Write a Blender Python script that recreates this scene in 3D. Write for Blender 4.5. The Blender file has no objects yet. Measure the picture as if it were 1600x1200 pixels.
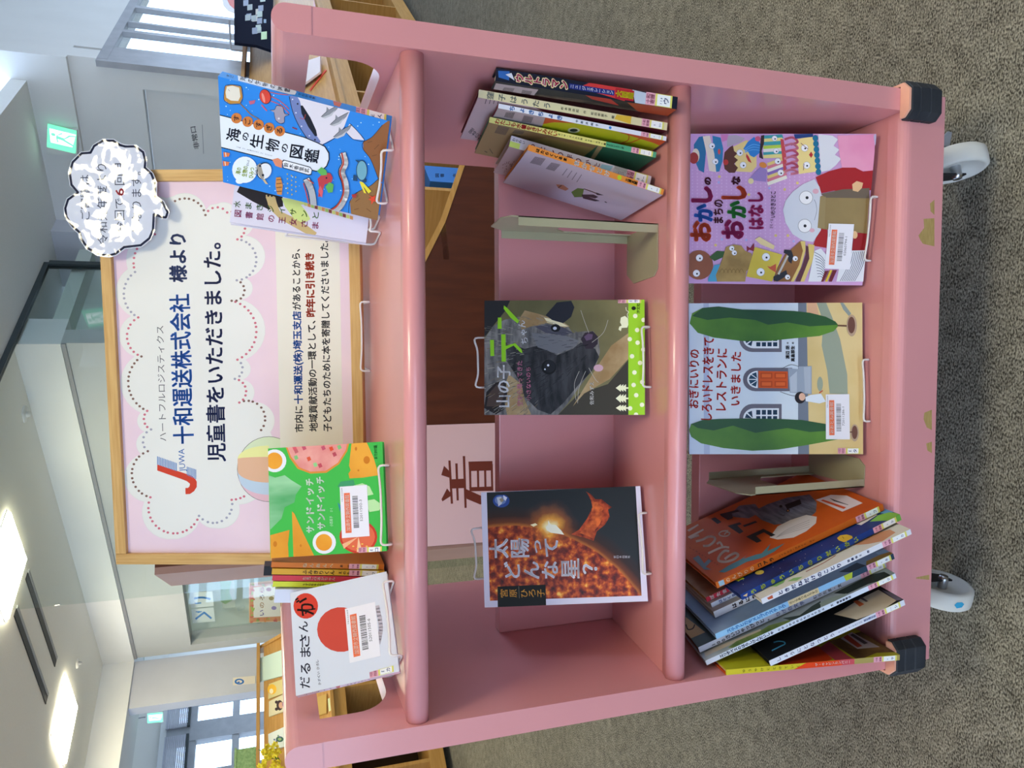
import bpy, bmesh, math, random
import numpy as np
from mathutils import Matrix, Vector, geometry
random.seed(7)
S = bpy.context.scene
COL = S.collection
# ------------------------------------------------------------------ camera (photo is taken sideways: camera rolled 90 degrees)
F_, TH, PSI, RHO = 1135.51, 0.31670, -0.05540, -0.01860
CAM = np.array([0.06124, -0.88339, 1.16737])
FW = np.array([math.sin(PSI)*math.cos(TH), math.cos(PSI)*math.cos(TH), -math.sin(TH)])
_r0 = np.array([math.cos(PSI), -math.sin(PSI), 0.0]); _u0 = np.cross(_r0, FW)
RT = math.cos(RHO)*_r0 + math.sin(RHO)*_u0
UP = -math.sin(RHO)*_r0 + math.cos(RHO)*_u0
cd = bpy.data.cameras.new('camera'); cam = bpy.data.objects.new('camera', cd); COL.objects.link(cam)
cd.sensor_width = 36.0; cd.lens = 36.0*F_/1600.0; cd.clip_start = 0.02; cd.clip_end = 100
X_, Y_, Z_ = -UP, RT, -FW          # picture right = world down, picture up = world right
cam.matrix_world = Matrix(((X_[0], Y_[0], Z_[0], CAM[0]), (X_[1], Y_[1], Z_[1], CAM[1]), (X_[2], Y_[2], Z_[2], CAM[2]), (0, 0, 0, 1)))
S.camera = cam
# ------------------------------------------------------------------ daylight, exposure
w = bpy.data.worlds.new('sky'); S.world = w; w.use_nodes = True
bg = w.node_tree.nodes['Background']; bg.inputs[0].default_value = (0.55, 0.72, 1.0, 1); bg.inputs[1].default_value = 7.6
S.view_settings.view_transform = 'Standard'; S.view_settings.look = 'None'
S.view_settings.exposure = -0.55; S.view_settings.gamma = 1.0
LAMP_STRENGTH = 50.0
LAMP_COLOR = (1.0, 0.90, 0.63)

# ------------------------------------------------------------------ pixel (1600x1200 photo) -> world
def ray(X, Y):
    d = FW*F_ + RT*(600-Y) - UP*(X-800)
    return d/np.linalg.norm(d)
AN = math.radians(-54.3)
AD = np.array([math.sin(AN), math.cos(AN), 0.0]); BD = np.array([math.cos(AN), -math.sin(AN), 0.0])
FOOT = np.array([CAM[0], CAM[1], 0.0])
def rw(a, b, z):                     # room coordinates -> world
    return FOOT + AD*a + BD*b + np.array([0, 0, z])
def hit(X, Y, n, p0):
    d = ray(X, Y); n = np.asarray(n, float); return CAM + d*(((np.asarray(p0)-CAM)@n)/(d@n))
def hz(X, Y, z): return hit(X, Y, (0, 0, 1), (0, 0, z))
def ha(X, Y, a): return hit(X, Y, AD, rw(a, 0, 0))
def hb(X, Y, b): return hit(X, Y, BD, rw(0, b, 0))
def hy(X, Y, y): return hit(X, Y, (0, 1, 0), (0, y, 0))
def hx(X, Y, x): return hit(X, Y, (1, 0, 0), (x, 0, 0))

# ------------------------------------------------------------------ materials
def lin(h):
    if not isinstance(h, str): return tuple(h)
    h = h.lstrip('#'); v = [int(h[i:i+2], 16)/255 for i in (0, 2, 4)]
    return tuple(c/12.92 if c <= .04045 else ((c+.055)/1.055)**2.4 for c in v)
_M = {}
def flat(h, rough=.45, spec=.22):
    k = (h, rough, spec)
    if k in _M: return _M[k]
    m = bpy.data.materials.new('paint'); m.use_nodes = True; b = m.node_tree.nodes['Principled BSDF']
    b.inputs['Base Color'].default_value = (*lin(h), 1); b.inputs['Roughness'].default_value = rough
    b.inputs['Specular IOR Level'].default_value = spec
    _M[k] = m; return m
def noisy(name, c1, c2, scale=8, rough=.5, bump=0, detail=4, stretch=None, metal=0, spec=.25, coat=0, lo=.35, hi=.65, bscale=None, bdist=.004):
    m = bpy.data.materials.new(name); m.use_nodes = True; nt = m.node_tree; b = nt.nodes['Principled BSDF']
    tc = nt.nodes.new('ShaderNodeTexCoord'); mp = nt.nodes.new('ShaderNodeMapping')
    if stretch: mp.inputs['Scale'].default_value = stretch
    nz = nt.nodes.new('ShaderNodeTexNoise'); nz.inputs['Scale'].default_value = scale; nz.inputs['Detail'].default_value = detail
    cr = nt.nodes.new('ShaderNodeValToRGB'); cr.color_ramp.elements[0].position = lo; cr.color_ramp.elements[1].position = hi
    cr.color_ramp.elements[0].color = (*lin(c1), 1); cr.color_ramp.elements[1].color = (*lin(c2), 1)
    nt.links.new(tc.outputs['Object'], mp.inputs[0]); nt.links.new(mp.outputs[0], nz.inputs['Vector'])
    nt.links.new(nz.outputs[0], cr.inputs[0]); nt.links.new(cr.outputs[0], b.inputs['Base Color'])
    b.inputs['Roughness'].default_value = rough; b.inputs['Metallic'].default_value = metal
    b.inputs['Specular IOR Level'].default_value = spec; b.inputs['Coat Weight'].default_value = coat; b.inputs['Coat Roughness'].default_value = .15
    if bump:
        bp = nt.nodes.new('ShaderNodeBump'); bp.inputs['Strength'].default_value = bump; bp.inputs['Distance'].default_value = bdist
        src = nz
        if bscale:
            src = nt.nodes.new('ShaderNodeTexNoise'); src.inputs['Scale'].default_value = bscale; nt.links.new(mp.outputs[0], src.inputs['Vector'])
        nt.links.new(src.outputs[0], bp.inputs['Height']); nt.links.new(bp.outputs[0], b.inputs['Normal'])
    return m
def glow(name, col, s):
    m = bpy.data.materials.new(name); m.use_nodes = True; b = m.node_tree.nodes['Principled BSDF']
    b.inputs['Base Color'].default_value = (.8, .8, .8, 1); b.inputs['Emission Color'].default_value = (*lin(col), 1); b.inputs['Emission Strength'].default_value = s
    return m
def glass(name, tint, refl=.05):
    m = bpy.data.materials.new(name); m.use_nodes = True; nt = m.node_tree; nt.nodes.clear()
    o = nt.nodes.new('ShaderNodeOutputMaterial'); mx = nt.nodes.new('ShaderNodeMixShader')
    t = nt.nodes.new('ShaderNodeBsdfTransparent'); g = nt.nodes.new('ShaderNodeBsdfGlossy'); f = nt.nodes.new('ShaderNodeLayerWeight')
    p = nt.nodes.new('ShaderNodeMath'); p.operation = 'POWER'; p.inputs[1].default_value = 4; q = nt.nodes.new('ShaderNodeMath'); q.operation = 'MULTIPLY_ADD'; q.inputs[1].default_value = .6; q.inputs[2].default_value = refl
    t.inputs[0].default_value = (*tint, 1); g.inputs['Roughness'].default_value = .02
    nt.links.new(f.outputs['Facing'], p.inputs[0]); nt.links.new(p.outputs[0], q.inputs[0]); nt.links.new(q.outputs[0], mx.inputs[0])
    nt.links.new(t.outputs[0], mx.inputs[1]); nt.links.new(g.outputs[0], mx.inputs[2]); nt.links.new(mx.outputs[0], o.inputs[0])
    return m
def carpet():
    m = bpy.data.materials.new('loop_carpet'); m.use_nodes = True; nt = m.node_tree; b = nt.nodes['Principled BSDF']
    tc = nt.nodes.new('ShaderNodeTexCoord')
    mp = nt.nodes.new('ShaderNodeMapping'); mp.inputs['Rotation'].default_value = (0, 0, math.radians(12)); mp.inputs['Scale'].default_value = (1, 1.7, 1)
    vo = nt.nodes.new('ShaderNodeTexNoise'); vo.inputs['Scale'].default_value = 210; vo.inputs['Detail'].default_value = 2
    lo = nt.nodes.new('ShaderNodeTexNoise'); lo.inputs['Scale'].default_value = 30; lo.inputs['Detail'].default_value = 3
    nt.links.new(tc.outputs['Object'], mp.inputs[0]); nt.links.new(mp.outputs[0], vo.inputs['Vector']); nt.links.new(tc.outputs['Object'], lo.inputs['Vector'])
    cr = nt.nodes.new('ShaderNodeValToRGB'); cr.color_ramp.elements[0].position = .36; cr.color_ramp.elements[1].position = .66
    cr.color_ramp.elements[0].color = (.053, .048, .038, 1); cr.color_ramp.elements[1].color = (.37, .35, .285, 1)
    ad = nt.nodes.new('ShaderNodeMath'); ad.operation = 'MULTIPLY_ADD'; ad.inputs[1].default_value = .25
    nt.links.new(lo.outputs[0], ad.inputs[0]); sb = nt.nodes.new('ShaderNodeMath'); sb.operation = 'SUBTRACT'; sb.inputs[1].default_value = .125
    nt.links.new(vo.outputs[0], sb.inputs[0]); nt.links.new(sb.outputs[0], ad.inputs[2]); nt.links.new(ad.outputs[0], cr.inputs[0])
    # carpet tiles half a metre square, each laid with a slightly different nap
    mt = nt.nodes.new('ShaderNodeMapping'); mt.inputs['Rotation'].default_value = (0, 0, -(math.pi/2+AN)); ck = nt.nodes.new('ShaderNodeTexChecker'); ck.inputs['Scale'].default_value = 2
    ck.inputs['Color1'].default_value = (1, 1, 1, 1); ck.inputs['Color2'].default_value = (.92, .92, .92, 1)
    nt.links.new(tc.outputs['Object'], mt.inputs[0]); nt.links.new(mt.outputs[0], ck.inputs[0])
    mx = nt.nodes.new('ShaderNodeMixRGB'); mx.blend_type = 'MULTIPLY'; mx.inputs[0].default_value = 1
    nt.links.new(cr.outputs[0], mx.inputs[1]); nt.links.new(ck.outputs[0], mx.inputs[2]); nt.links.new(mx.outputs[0], b.inputs['Base Color'])
    b.inputs['Roughness'].default_value = .95; b.inputs['Specular IOR Level'].default_value = .1
    bp = nt.nodes.new('ShaderNodeBump'); bp.inputs['Strength'].default_value = .9; bp.inputs['Distance'].default_value = .004
    nt.links.new(vo.outputs[0], bp.inputs['Height']); nt.links.new(bp.outputs[0], b.inputs['Normal'])
    return m
PINK = noisy('pink_lacquer', (.68, .29, .305), (.72, .31, .325), scale=3, rough=.33, spec=.5, coat=.35)
WOOD = noisy('light_wood', (.52, .27, .07), (.60, .33, .10), scale=6, rough=.45, stretch=(1, 1, 14))
FRAMEWOOD = noisy('oak_strip', (.42, .23, .075), (.62, .39, .15), scale=9, rough=.5, stretch=(1.2, 22, 22), detail=6)
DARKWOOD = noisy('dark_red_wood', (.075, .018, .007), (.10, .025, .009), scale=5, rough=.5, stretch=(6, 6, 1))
MAUVE = noisy('mauve_board', (.30, .17, .13), (.33, .19, .15), scale=4, rough=.6)
WALL = noisy('white_plaster', (.80, .80, .78), (.83, .83, .81), scale=3, rough=.8, spec=.2)
CEIL = noisy('ceiling_board', (.93, .93, .90), (.95, .95, .92), scale=60, rough=.9, spec=.1)
RUBBER = noisy('black_rubber', (.022, .026, .034), (.03, .035, .044), scale=40, rough=.6)
NYLON = noisy('white_nylon', (.62, .62, .58), (.70, .70, .66), scale=8, rough=.4)
STEEL = noisy('zinc_steel', (.50, .52, .56), (.60, .62, .66), scale=20, rough=.28, metal=1)
BLACKSTEEL = noisy('dark_steel', (.02, .02, .022), (.03, .03, .033), scale=20, rough=.35, metal=.3)
BEIGE = noisy('beige_steel', (.37, .35, .23), (.40, .38, .25), scale=12, rough=.38)
WIRE = noisy('white_wire', (.72, .70, .68), (.78, .76, .74), scale=12, rough=.35)
PAGES = noisy('paper_pages', (.60, .56, .46), (.72, .68, .58), scale=30, rough=.9, stretch=(40, 1, 1))
ALU = noisy('window_aluminium', (.36, .37, .40), (.42, .43, .46), scale=8, rough=.45)
DARKMETAL = flat('#3c4446', .4)
LAMP = glow('lamp_panel', LAMP_COLOR, LAMP_STRENGTH)
CLEAR = glass('clear_glass', (.92, .955, .945)); CLEAR2 = glass('pale_glass', (.96, .975, .97))

# ------------------------------------------------------------------ object helpers
def tag(o, label=None, cat=None, group=None, kind=None):
    if label: o['label'] = label
    if cat: o['category'] = cat
    if group: o['group'] = group
    if kind: o['kind'] = kind
    return o
def thing(name, label, cat, M=None, group=None):
    o = bpy.data.objects.new(name, None); COL.objects.link(o); o.empty_display_size = .05
    if M is not None: o.matrix_world = M
    return tag(o, label, cat, group)
def mesh(name, verts, faces, mats, midx=None, parent=None, smooth=False, world=True):
    """verts are world coordinates (or the parent's own when world=False)"""
    if parent is not None and world:
        inv = parent_world(parent).inverted(); verts = [inv @ Vector(v) for v in verts]
    me = bpy.data.meshes.new(name); me.from_pydata([tuple(v) for v in verts], [], faces)
    for m in (mats if isinstance(mats, (list, tuple)) else [mats]): me.materials.append(m)
    if midx: me.polygons.foreach_set('material_index', midx)
    if smooth: me.polygons.foreach_set('use_smooth', [True]*len(me.polygons))
    me.update(); o = bpy.data.objects.new(name, me); COL.objects.link(o)
    if parent is not None: o.parent = parent
    return o
def parent_world(p):
    M = p.matrix_basis.copy()
    while p.parent is not None: p = p.parent; M = p.matrix_basis @ M
    return M
def frombm(name, bm, mat, parent=None, smooth=False, bevel=0, seg=2, world=True):
    if bevel: bmesh.ops.bevel(bm, geom=[e for e in bm.edges], offset=bevel, segments=seg, affect='EDGES', profile=.6)
    bmesh.ops.recalc_face_normals(bm, faces=bm.faces)
    bm.verts.index_update()
    v = [x.co.copy() for x in bm.verts]; f = [[x.index for x in q.verts] for q in bm.faces]; bm.free()
    return mesh(name, v, f, mat, None, parent, smooth, world)
def bx(bm, x0, x1, y0, y1, z0, z1, M=None):
    vs = [Vector((x, y, z)) for x in (x0, x1) for y in (y0, y1) for z in (z0, z1)]
    if M is not None: vs = [M @ v for v in vs]
    v = [bm.verts.new(p) for p in vs]
    for f in ((0, 1, 3, 2), (4, 6, 7, 5), (0, 4, 5, 1), (2, 3, 7, 6), (0, 2, 6, 4), (1, 5, 7, 3)): bm.faces.new([v[i] for i in f])
def box(name, x0, x1, y0, y1, z0, z1, mat, parent=None, bevel=0, seg=2, M=None, world=True):
    bm = bmesh.new(); bx(bm, x0, x1, y0, y1, z0, z1, M); return frombm(name, bm, mat, parent, False, bevel, seg, world)
ROOM = Matrix(((AD[0], BD[0], 0, FOOT[0]), (AD[1], BD[1], 0, FOOT[1]), (0, 0, 1, 0), (0, 0, 0, 1)))
def rbox(name, a0, a1, b0, b1, z0, z1, mat, parent=None, bevel=0): return box(name, a0, a1, b0, b1, z0, z1, mat, parent, bevel, M=ROOM)
def prism(name, pts, ext, mat, parent=None, bevel=0, seg=2, smooth=False):
    """closed outline of world points extruded by vector ext"""
    bm = bmesh.new(); a = [bm.verts.new(Vector(p)) for p in pts]; b = [bm.verts.new(Vector(p)+Vector(ext)) for p in pts]
    n = len(a); bm.faces.new(a); bm.faces.new(b[::-1])
    for i in range(n): bm.faces.new((a[i], a[(i+1) % n], b[(i+1) % n], b[i]))
    return frombm(name, bm, mat, parent, smooth, bevel, seg)
def tube(name, pts, r, mat, parent=None, closed=False, n=8, bm=None, sub=3):
    P = [np.asarray(p, float) for p in pts]
    # round the corners of the path
    Q = []
    N = len(P)
    for i in range(N):
        if not closed and i in (0, N-1): Q.append(P[i]); continue
        a, b, c = P[i-1], P[i], P[(i+1) % N]
        k = min(.012, .4*np.linalg.norm(a-b), .4*np.linalg.norm(c-b))
        s = b+(a-b)/np.linalg.norm(a-b)*k; e = b+(c-b)/np.linalg.norm(c-b)*k
        for t in np.linspace(0, 1, sub+1): Q.append((1-t)**2*s+2*t*(1-t)*b+t*t*e)
    own = bm is None
    if own: bm = bmesh.new()
    rings = []; prev = None
    for i, p in enumerate(Q):
        t = (Q[(i+1) % len(Q)] if closed or i+1 < len(Q) else p) - (Q[i-1] if closed or i > 0 else p)
        t = t/np.linalg.norm(t)
        if prev is None:
            u = np.cross(t, (0, 0, 1.0)); u = u if np.linalg.norm(u) > .1 else np.cross(t, (1.0, 0, 0))
        else: u = prev-t*(prev@t)
        u = u/np.linalg.norm(u); prev = u; v = np.cross(t, u)
        rings.append([bm.verts.new(Vector(p+r*(math.cos(2*math.pi*j/n)*u+math.sin(2*math.pi*j/n)*v))) for j in range(n)])
    L = len(rings)
    for i in range(L if closed else L-1):
        A, B = rings[i], rings[(i+1) % L]
        for j in range(n): bm.faces.new((A[j], A[(j+1) % n], B[(j+1) % n], B[j]))
    if not closed: bm.faces.new(rings[0][::-1]); bm.faces.new(rings[-1])
    if own: return frombm(name, bm, mat, parent, True)
def lathe(name, prof, C, ax, mat, parent=None, n=32):
    """prof = (distance along axis, radius); C centre; ax unit axis"""
    ax = Vector(ax).normalized(); u = ax.orthogonal().normalized(); v = ax.cross(u); bm = bmesh.new(); R = []
    for d, r in prof: R.append([bm.verts.new(Vector(C)+ax*d+(u*math.cos(2*math.pi*j/n)+v*math.sin(2*math.pi*j/n))*r) for j in range(n)])
    for A, B in zip(R, R[1:]):
        for j in range(n): bm.faces.new((A[j], A[(j+1) % n], B[(j+1) % n], B[j]))
    if prof[0][1] > 0: bm.faces.new(R[0][::-1])
    if prof[-1][1] > 0: bm.faces.new(R[-1])
    o = frombm(name, bm, mat, parent, True)
    return o

# ------------------------------------------------------------------ printed art: coloured shapes and lettering lying on a face
_T = {}
def glyphs(body, off):
    """flat letter outlines (em units); heavier weights are the same outline laid over itself a little to each side"""
    k = (body, off)
    if k in _T: return _T[k]
    if (body, 0) not in _T:
        cu = bpy.data.curves.new('t', 'FONT'); cu.body = body; cu.resolution_u = 2
        o = bpy.data.objects.new('t', cu); COL.objects.link(o)
        me = o.evaluated_get(bpy.context.evaluated_depsgraph_get()).to_mesh()
        v = [(p.co.x, p.co.y) for p in me.vertices]; f = [list(p.vertices) for p in me.polygons]
        bpy.data.objects.remove(o); bpy.data.curves.remove(cu); _T[(body, 0)] = (v, f)
    v, f = _T[(body, 0)]
    if off > .008:
        n = 4 if off < .028 else (6 if off < .05 else 10); V, Fc = [], []
        for i in range(n):
            t = 2*math.pi*(i+.5)/n; dx, dy = off*1.15*math.cos(t), off*1.15*math.sin(t); b = len(V)
            V += [(x+dx, y+dy) for x, y in v]; Fc += [[b+q for q in p] for p in f]
        if off > .05: b = len(V); V += v; Fc += [[b+q for q in p] for p in f]
        v, f = V, Fc
    _T[k] = (v, f); return _T[k]
class Art:
    """O origin, eu/ev unit axes in the face, en outward normal (world). px() maps photo pixels on to the face."""
    def __init__(s, O, eu, ev, en, rect=None, lift=0.00004):
        s.O, s.eu, s.ev, s.en = [np.asarray(x, float) for x in (O, eu, ev, en)]; s.rect = rect
        s.v, s.f, s.mi, s.mats, s.k, s.lift = [], [], [], [], 0, lift; s.tf = (0, 0, 1)
    def crop(s, ox, oy, sc): s.tf = (ox, oy, sc); return s
    def uv(s, x, y):
        X, Y = s.tf[0]+x/s.tf[2], s.tf[1]+y/s.tf[2]
        d = hit(X, Y, s.en, s.O)-s.O; return (d@s.eu, d@s.ev)
    def clip(s, P):
        if not s.rect: return P
        u0, u1, v0, v1 = s.rect
        for ax, lim, sg in ((0, u0, 1), (0, u1, -1), (1, v0, 1), (1, v1, -1)):
            out = []; n = len(P)
            for i in range(n):
                a, b = P[i-1], P[i]; da, db = sg*(a[ax]-lim), sg*(b[ax]-lim)
                if (da >= 0) != (db >= 0):
                    t = da/(da-db); out.append((a[0]+t*(b[0]-a[0]), a[1]+t*(b[1]-a[1])))
                if db >= 0: out.append(b)
            P = out
            if len(P) < 3: return []
        return P
    def _mat(s, c):
        m = flat(c) if not isinstance(c, bpy.types.Material) else c
        if m not in s.mats: s.mats.append(m)
        return s.mats.index(m)
    def add(s, c, P2, faces=None, up=True):
        if up: s.k += 1
        z = s.lift+s.k*0.000012; b = len(s.v); mi = s._mat(c)
        s.v += [s.O+s.eu*u+s.ev*v+s.en*z for u, v in P2]
        if faces is None: faces = geometry.tessellate_polygon([[Vector((u, v, 0)) for u, v in P2]])
        for f in faces:
            a = 0
            for i in range(len(f)): p, q = P2[f[i-1]], P2[f[i]]; a += p[0]*q[1]-q[0]*p[1]
            f = list(f) if a > 0 else list(f)[::-1]
            if len(set(f)) > 2: s.f.append([b+i for i in f]); s.mi.append(mi)
    def U(s, c, P2, up=True):                       # polygon in metres on the face
        P2 = s.clip(list(P2))
        if len(P2) > 2: s.add(c, P2, None, up)
    def P(s, c, pts, up=True): s.U(c, [s.uv(*p) for p in pts], up)
    def full(s, c): u0, u1, v0, v1 = s.rect; s.U(c, [(u0, v0), (u1, v0), (u1, v1), (u0, v1)])
    def E(s, c, x, y, rx, ry=None, ang=0, up=True, n=22, a0=0, a1=360):
        ry = rx if ry is None else ry; ca, sa = math.cos(math.radians(ang)), math.sin(math.radians(ang)); pts = []
        m = n if a1-a0 >= 360 else n+1
        for i in range(m):
            t = math.radians(a0+(a1-a0)*i/n); p, q = rx*math.cos(t), ry*math.sin(t); pts.append((x+p*ca-q*sa, y+p*sa+q*ca))
        s.P(c, pts, up)
    def L(s, c, w, pts, up=True):
        if up: s.k += 1
        for (x0, y0), (x1, y1) in zip(pts, pts[1:]):
            l = math.hypot(x1-x0, y1-y0) or 1; nx, ny = -(y1-y0)/l*w/2, (x1-x0)/l*w/2; ex, ey = (x1-x0)/l*w*.2, (y1-y0)/l*w*.2
            s.P(c, [(x0+nx-ex, y0+ny-ey), (x1+nx+ex, y1+ny+ey), (x1-nx+ex, y1-ny+ey), (x0-nx-ex, y0-ny-ey)], False)
    def C(s, c, w, pts, n=6):                        # smooth curve through points
        out = []
        for i in range(len(pts)-1):
            p0, p1, p2, p3 = pts[max(i-1, 0)], pts[i], pts[i+1], pts[min(i+2, len(pts)-1)]
            for k in range(n):
                t = k/n; out.append(tuple(.5*((2*p1[j])+(-p0[j]+p2[j])*t+(2*p0[j]-5*p1[j]+4*p2[j]-p3[j])*t*t+(-p0[j]+3*p1[j]-3*p2[j]+p3[j])*t**3) for j in (0, 1)))
        out.append(pts[-1]); s.L(c, w, out)
    def T(s, c, body, x0, y0, x1, y1, h, bold=.012, up=True):
        """lettering along the line (x0,y0)->(x1,y1), letters h tall, standing to the left of that line as read"""
        v, f = glyphs(body, bold)
        if not v: return
        xs = [p[0] for p in v]; xa, xb = min(xs), max(xs); l = math.hypot(x1-x0, y1-y0); dx, dy = (x1-x0)/l, (y1-y0)/l
        kx, ky = l/max(xb-xa, .05), h/.94; ux, uy = dy, -dx
        VV = np.array(v); t, q = (VV[:, 0]-xa)*kx, (VV[:, 1]+.09)*ky
        XX, YY = s.tf[0]+(x0+dx*t+ux*q)/s.tf[2], s.tf[1]+(y0+dy*t+uy*q)/s.tf[2]
        DD = FW[None]*F_+RT[None]*(600-YY)[:, None]-UP[None]*(XX-800)[:, None]
        HH = CAM[None]+DD*(((s.O-CAM)@s.en)/(DD@s.en))[:, None]-s.O[None]
        P2 = list(zip((HH@s.eu).tolist(), (HH@s.ev).tolist()))
        if s.rect:
            u0, u1, v0, v1 = s.rect; ok = [u0 <= p[0] <= u1 and v0 <= p[1] <= v1 for p in P2]; f = [q for q in f if all(ok[i] for i in q)]
        if f: s.add(c, P2, f, up)
    def TB(s, c, body, x0, y0, x1, y1, h, bold, oc, ob):   # lettering with an outline
        s.T(oc, body, x0, y0, x1, y1, h, ob); s.T(c, body, x0, y0, x1, y1, h, bold)
    def make(s, name, parent): 
        if not s.f: return None
        return mesh(name, s.v, s.f, s.mats, s.mi, parent)
def merge(o, p):
    """the printing p becomes part of the sheet o's own mesh"""
    mo, mp = o.data, p.data; n = len(mo.vertices); k = len(mo.materials)
    v = [x.co[:] for x in mo.vertices]+[x.co[:] for x in mp.vertices]; f = [list(q.vertices) for q in mo.polygons]+[[n+i for i in q.vertices] for q in mp.polygons]
    mi = [q.material_index for q in mo.polygons]+[k+q.material_index for q in mp.polygons]; mats = list(mo.materials)+list(mp.materials)
    me = bpy.data.meshes.new(o.name); me.from_pydata(v, [], f)
    for m in mats: me.materials.append(m)
    me.polygons.foreach_set('material_index', mi); me.update(); o.data = me; bpy.data.objects.remove(p)
def lerp(a, b, t): return (a[0]+(b[0]-a[0])*t, a[1]+(b[1]-a[1])*t)
def q4(Q, u, v): return lerp(lerp(Q[0], Q[1], u), lerp(Q[3], Q[2], u), v)   # Q = tl,tr,br,bl as read
def barcode(A, Q, name, num, seed, parent, head='#e8754f'):
    B = Art(A.O, A.eu, A.ev, A.en, A.rect, A.lift+A.k*0.000012+.00012); B.tf = A.tf; rn = random.Random(seed)
    B.P('#e9e9f2', Q)
    r = lambda c, u0, u1, v0, v1, up=True: B.P(c, [q4(Q, u0, v0), q4(Q, u1, v0), q4(Q, u1, v1), q4(Q, u0, v1)], up)
    r(head, .09, .87, .14, .36)
    ln = lambda c, t, u0, u1, v, hh, b: B.T(c, t, *q4(Q, u0, v), *q4(Q, u1, v), hh*math.hypot(Q[3][0]-Q[0][0], Q[3][1]-Q[0][1]), b)
    ln('#fbe9e2', name, .13, .83, .325, .15, .01); ln('#33333a', num, .3, .72, .79, .12, .005)
    ln('#55555c', 'TRC22369A'[:8], .70, .97, .10, .055, 0)
    x = .18; B.k += 1
    while x < .8:
        wd = rn.choice((.008, .008, .016)); r('#2b2b30', x, x+wd, .44, .64, False); x += wd+rn.choice((.009, .009, .016))
    o = B.make('barcode_label', parent); tag(o, 'white barcode label with orange heading'); return o
def spinelabel(A, p, along, across, t1, t2, parent, col='#e7a9bb'):
    """pink strip and yellow-edged call-number label; p corner, along runs down the spine, across over it (crop units)"""
    B = Art(A.O, A.eu, A.ev, A.en, A.rect, A.lift+A.k*0.000012+.0001); B.tf = A.tf
    q = lambda a, b: (p[0]+along[0]*a+across[0]*b, p[1]+along[1]*a+across[1]*b)
    R = lambda c, a0, a1, b0, b1, up=True: B.P(c, [q(a0, b0), q(a1, b0), q(a1, b1), q(a0, b1)], up)
    R(col, 0, .36, 0, 1); R('#d8d46a', .36, 1, 0, 1); R('#eceef2', .44, .93, .06, .94)
    w = math.hypot(*across)
    for a, tx in ((.13, '十和運送'), (.30, '寄贈図書')): B.T('#9c4b63', tx, *q(a, .07), *q(a, .93), .13*math.hypot(*along), .01)
    B.T('#3b4a86', t1, *q(.62, .38), *q(.62, .62), .15*math.hypot(*along), .02); B.T('#3b4a86', t2, *q(.86, .2), *q(.86, .8), .17*math.hypot(*along), .02)
    o = B.make('spine_label', parent); tag(o, 'pink and yellow-edged library spine label'); return o
# ================================================================== the room
def slab(name, pts, mat, ext, parent=None): return prism(name, pts, ext, mat, parent)
H1, HB = 2.80, 2.525
tag(mesh('floor', [(-14, -9, 0), (14, -9, 0), (14, 16, 0), (-14, 16, 0)], [[0, 1, 2, 3]], carpet()), kind='structure')
ce = rbox('ceiling', 2.02, 7.09, -4.3, 6.3, H1, H1+.1, CEIL); tag(ce, kind='structure')
ce2 = rbox('ceiling', -4.6, 2.02, -4.3, 3.6, H1, H1+.1, CEIL); tag(ce2, kind='structure')
ce3 = rbox('ceiling', -4.5, 2.02, 3.6, 11, 3.25, 3.35, CEIL); tag(ce3, kind='structure')
tag(rbox('trim_1', -4.6, 2.02, 3.5, 3.6, H1, 3.35, WALL), kind='structure')
# beams dropped below the ceiling
tag(rbox('trim_2', 3.25, 7.6, 4.549, 4.85, HB, H1+.1, WALL), kind='structure')
tag(rbox('trim_3', 7.09, 7.7, -4.3, 4.549, HB, H1+.1, WALL), kind='structure')
tag(rbox('trim_4', 1.83, 3.6, 6.05, 6.35, HB, 3.3, WALL), kind='structure')
tag(rbox('trim_5', 1.83, 2.1, 6.35, 11, 2.34, 3.3, WALL), kind='structure')
ce4 = rbox('ceiling', 7.7, 11, -3, 7, HB+.05, HB+.15, CEIL); tag(ce4, kind='structure')
# white wall with the glazed display room
bw = 4.56
wl = bmesh.new()
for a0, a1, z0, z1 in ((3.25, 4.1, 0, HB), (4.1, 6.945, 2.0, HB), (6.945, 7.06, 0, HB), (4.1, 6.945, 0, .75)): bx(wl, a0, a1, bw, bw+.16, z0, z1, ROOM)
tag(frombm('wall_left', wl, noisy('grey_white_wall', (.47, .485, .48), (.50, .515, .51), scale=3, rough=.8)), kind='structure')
tag(rbox('trim_6', 3.25, 7.06, bw-.012, bw, HB-.03, HB-.005, flat('#8c8c90')), kind='structure')
wn = bpy.data.objects.new('window_1', None); COL.objects.link(wn); tag(wn, kind='structure')
rbox('pane', 4.1, 6.945, bw+.06, bw+.066, .75, 2.0, CLEAR2, wn)
rbox('joint', 5.60, 5.612, bw+.055, bw+.07, .75, 2.0, flat('#88a09a'), wn)
dr = bmesh.new()
bx(dr, 3.4, 7.06, 5.9, 6.0, 0, 2.45, ROOM); bx(dr, 6.96, 7.06, bw+.16, 5.9, 0, 2.45, ROOM); bx(dr, 3.4, 7.06, bw+.16, 6.0, 2.2, 2.3, ROOM); bx(dr, 3.4, 3.5, bw+.16, 5.9, 0, HB, ROOM); bx(dr, 3.25, 7.6, 4.85, 6.4, HB, HB+.1, ROOM)
tag(frombm('wall_back', dr, noisy('pale_green_wall', (.55, .62, .57), (.58, .65, .60), scale=2, rough=.7)), kind='structure')
# column at the corner and the passage behind it
tag(rbox('wall_right', 7.12, 7.24, 4.07, 4.56, 0, HB, noisy('lavender_plaster', (.54, .55, .60), (.57, .58, .63), scale=3, rough=.8)), kind='structure')
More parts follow.
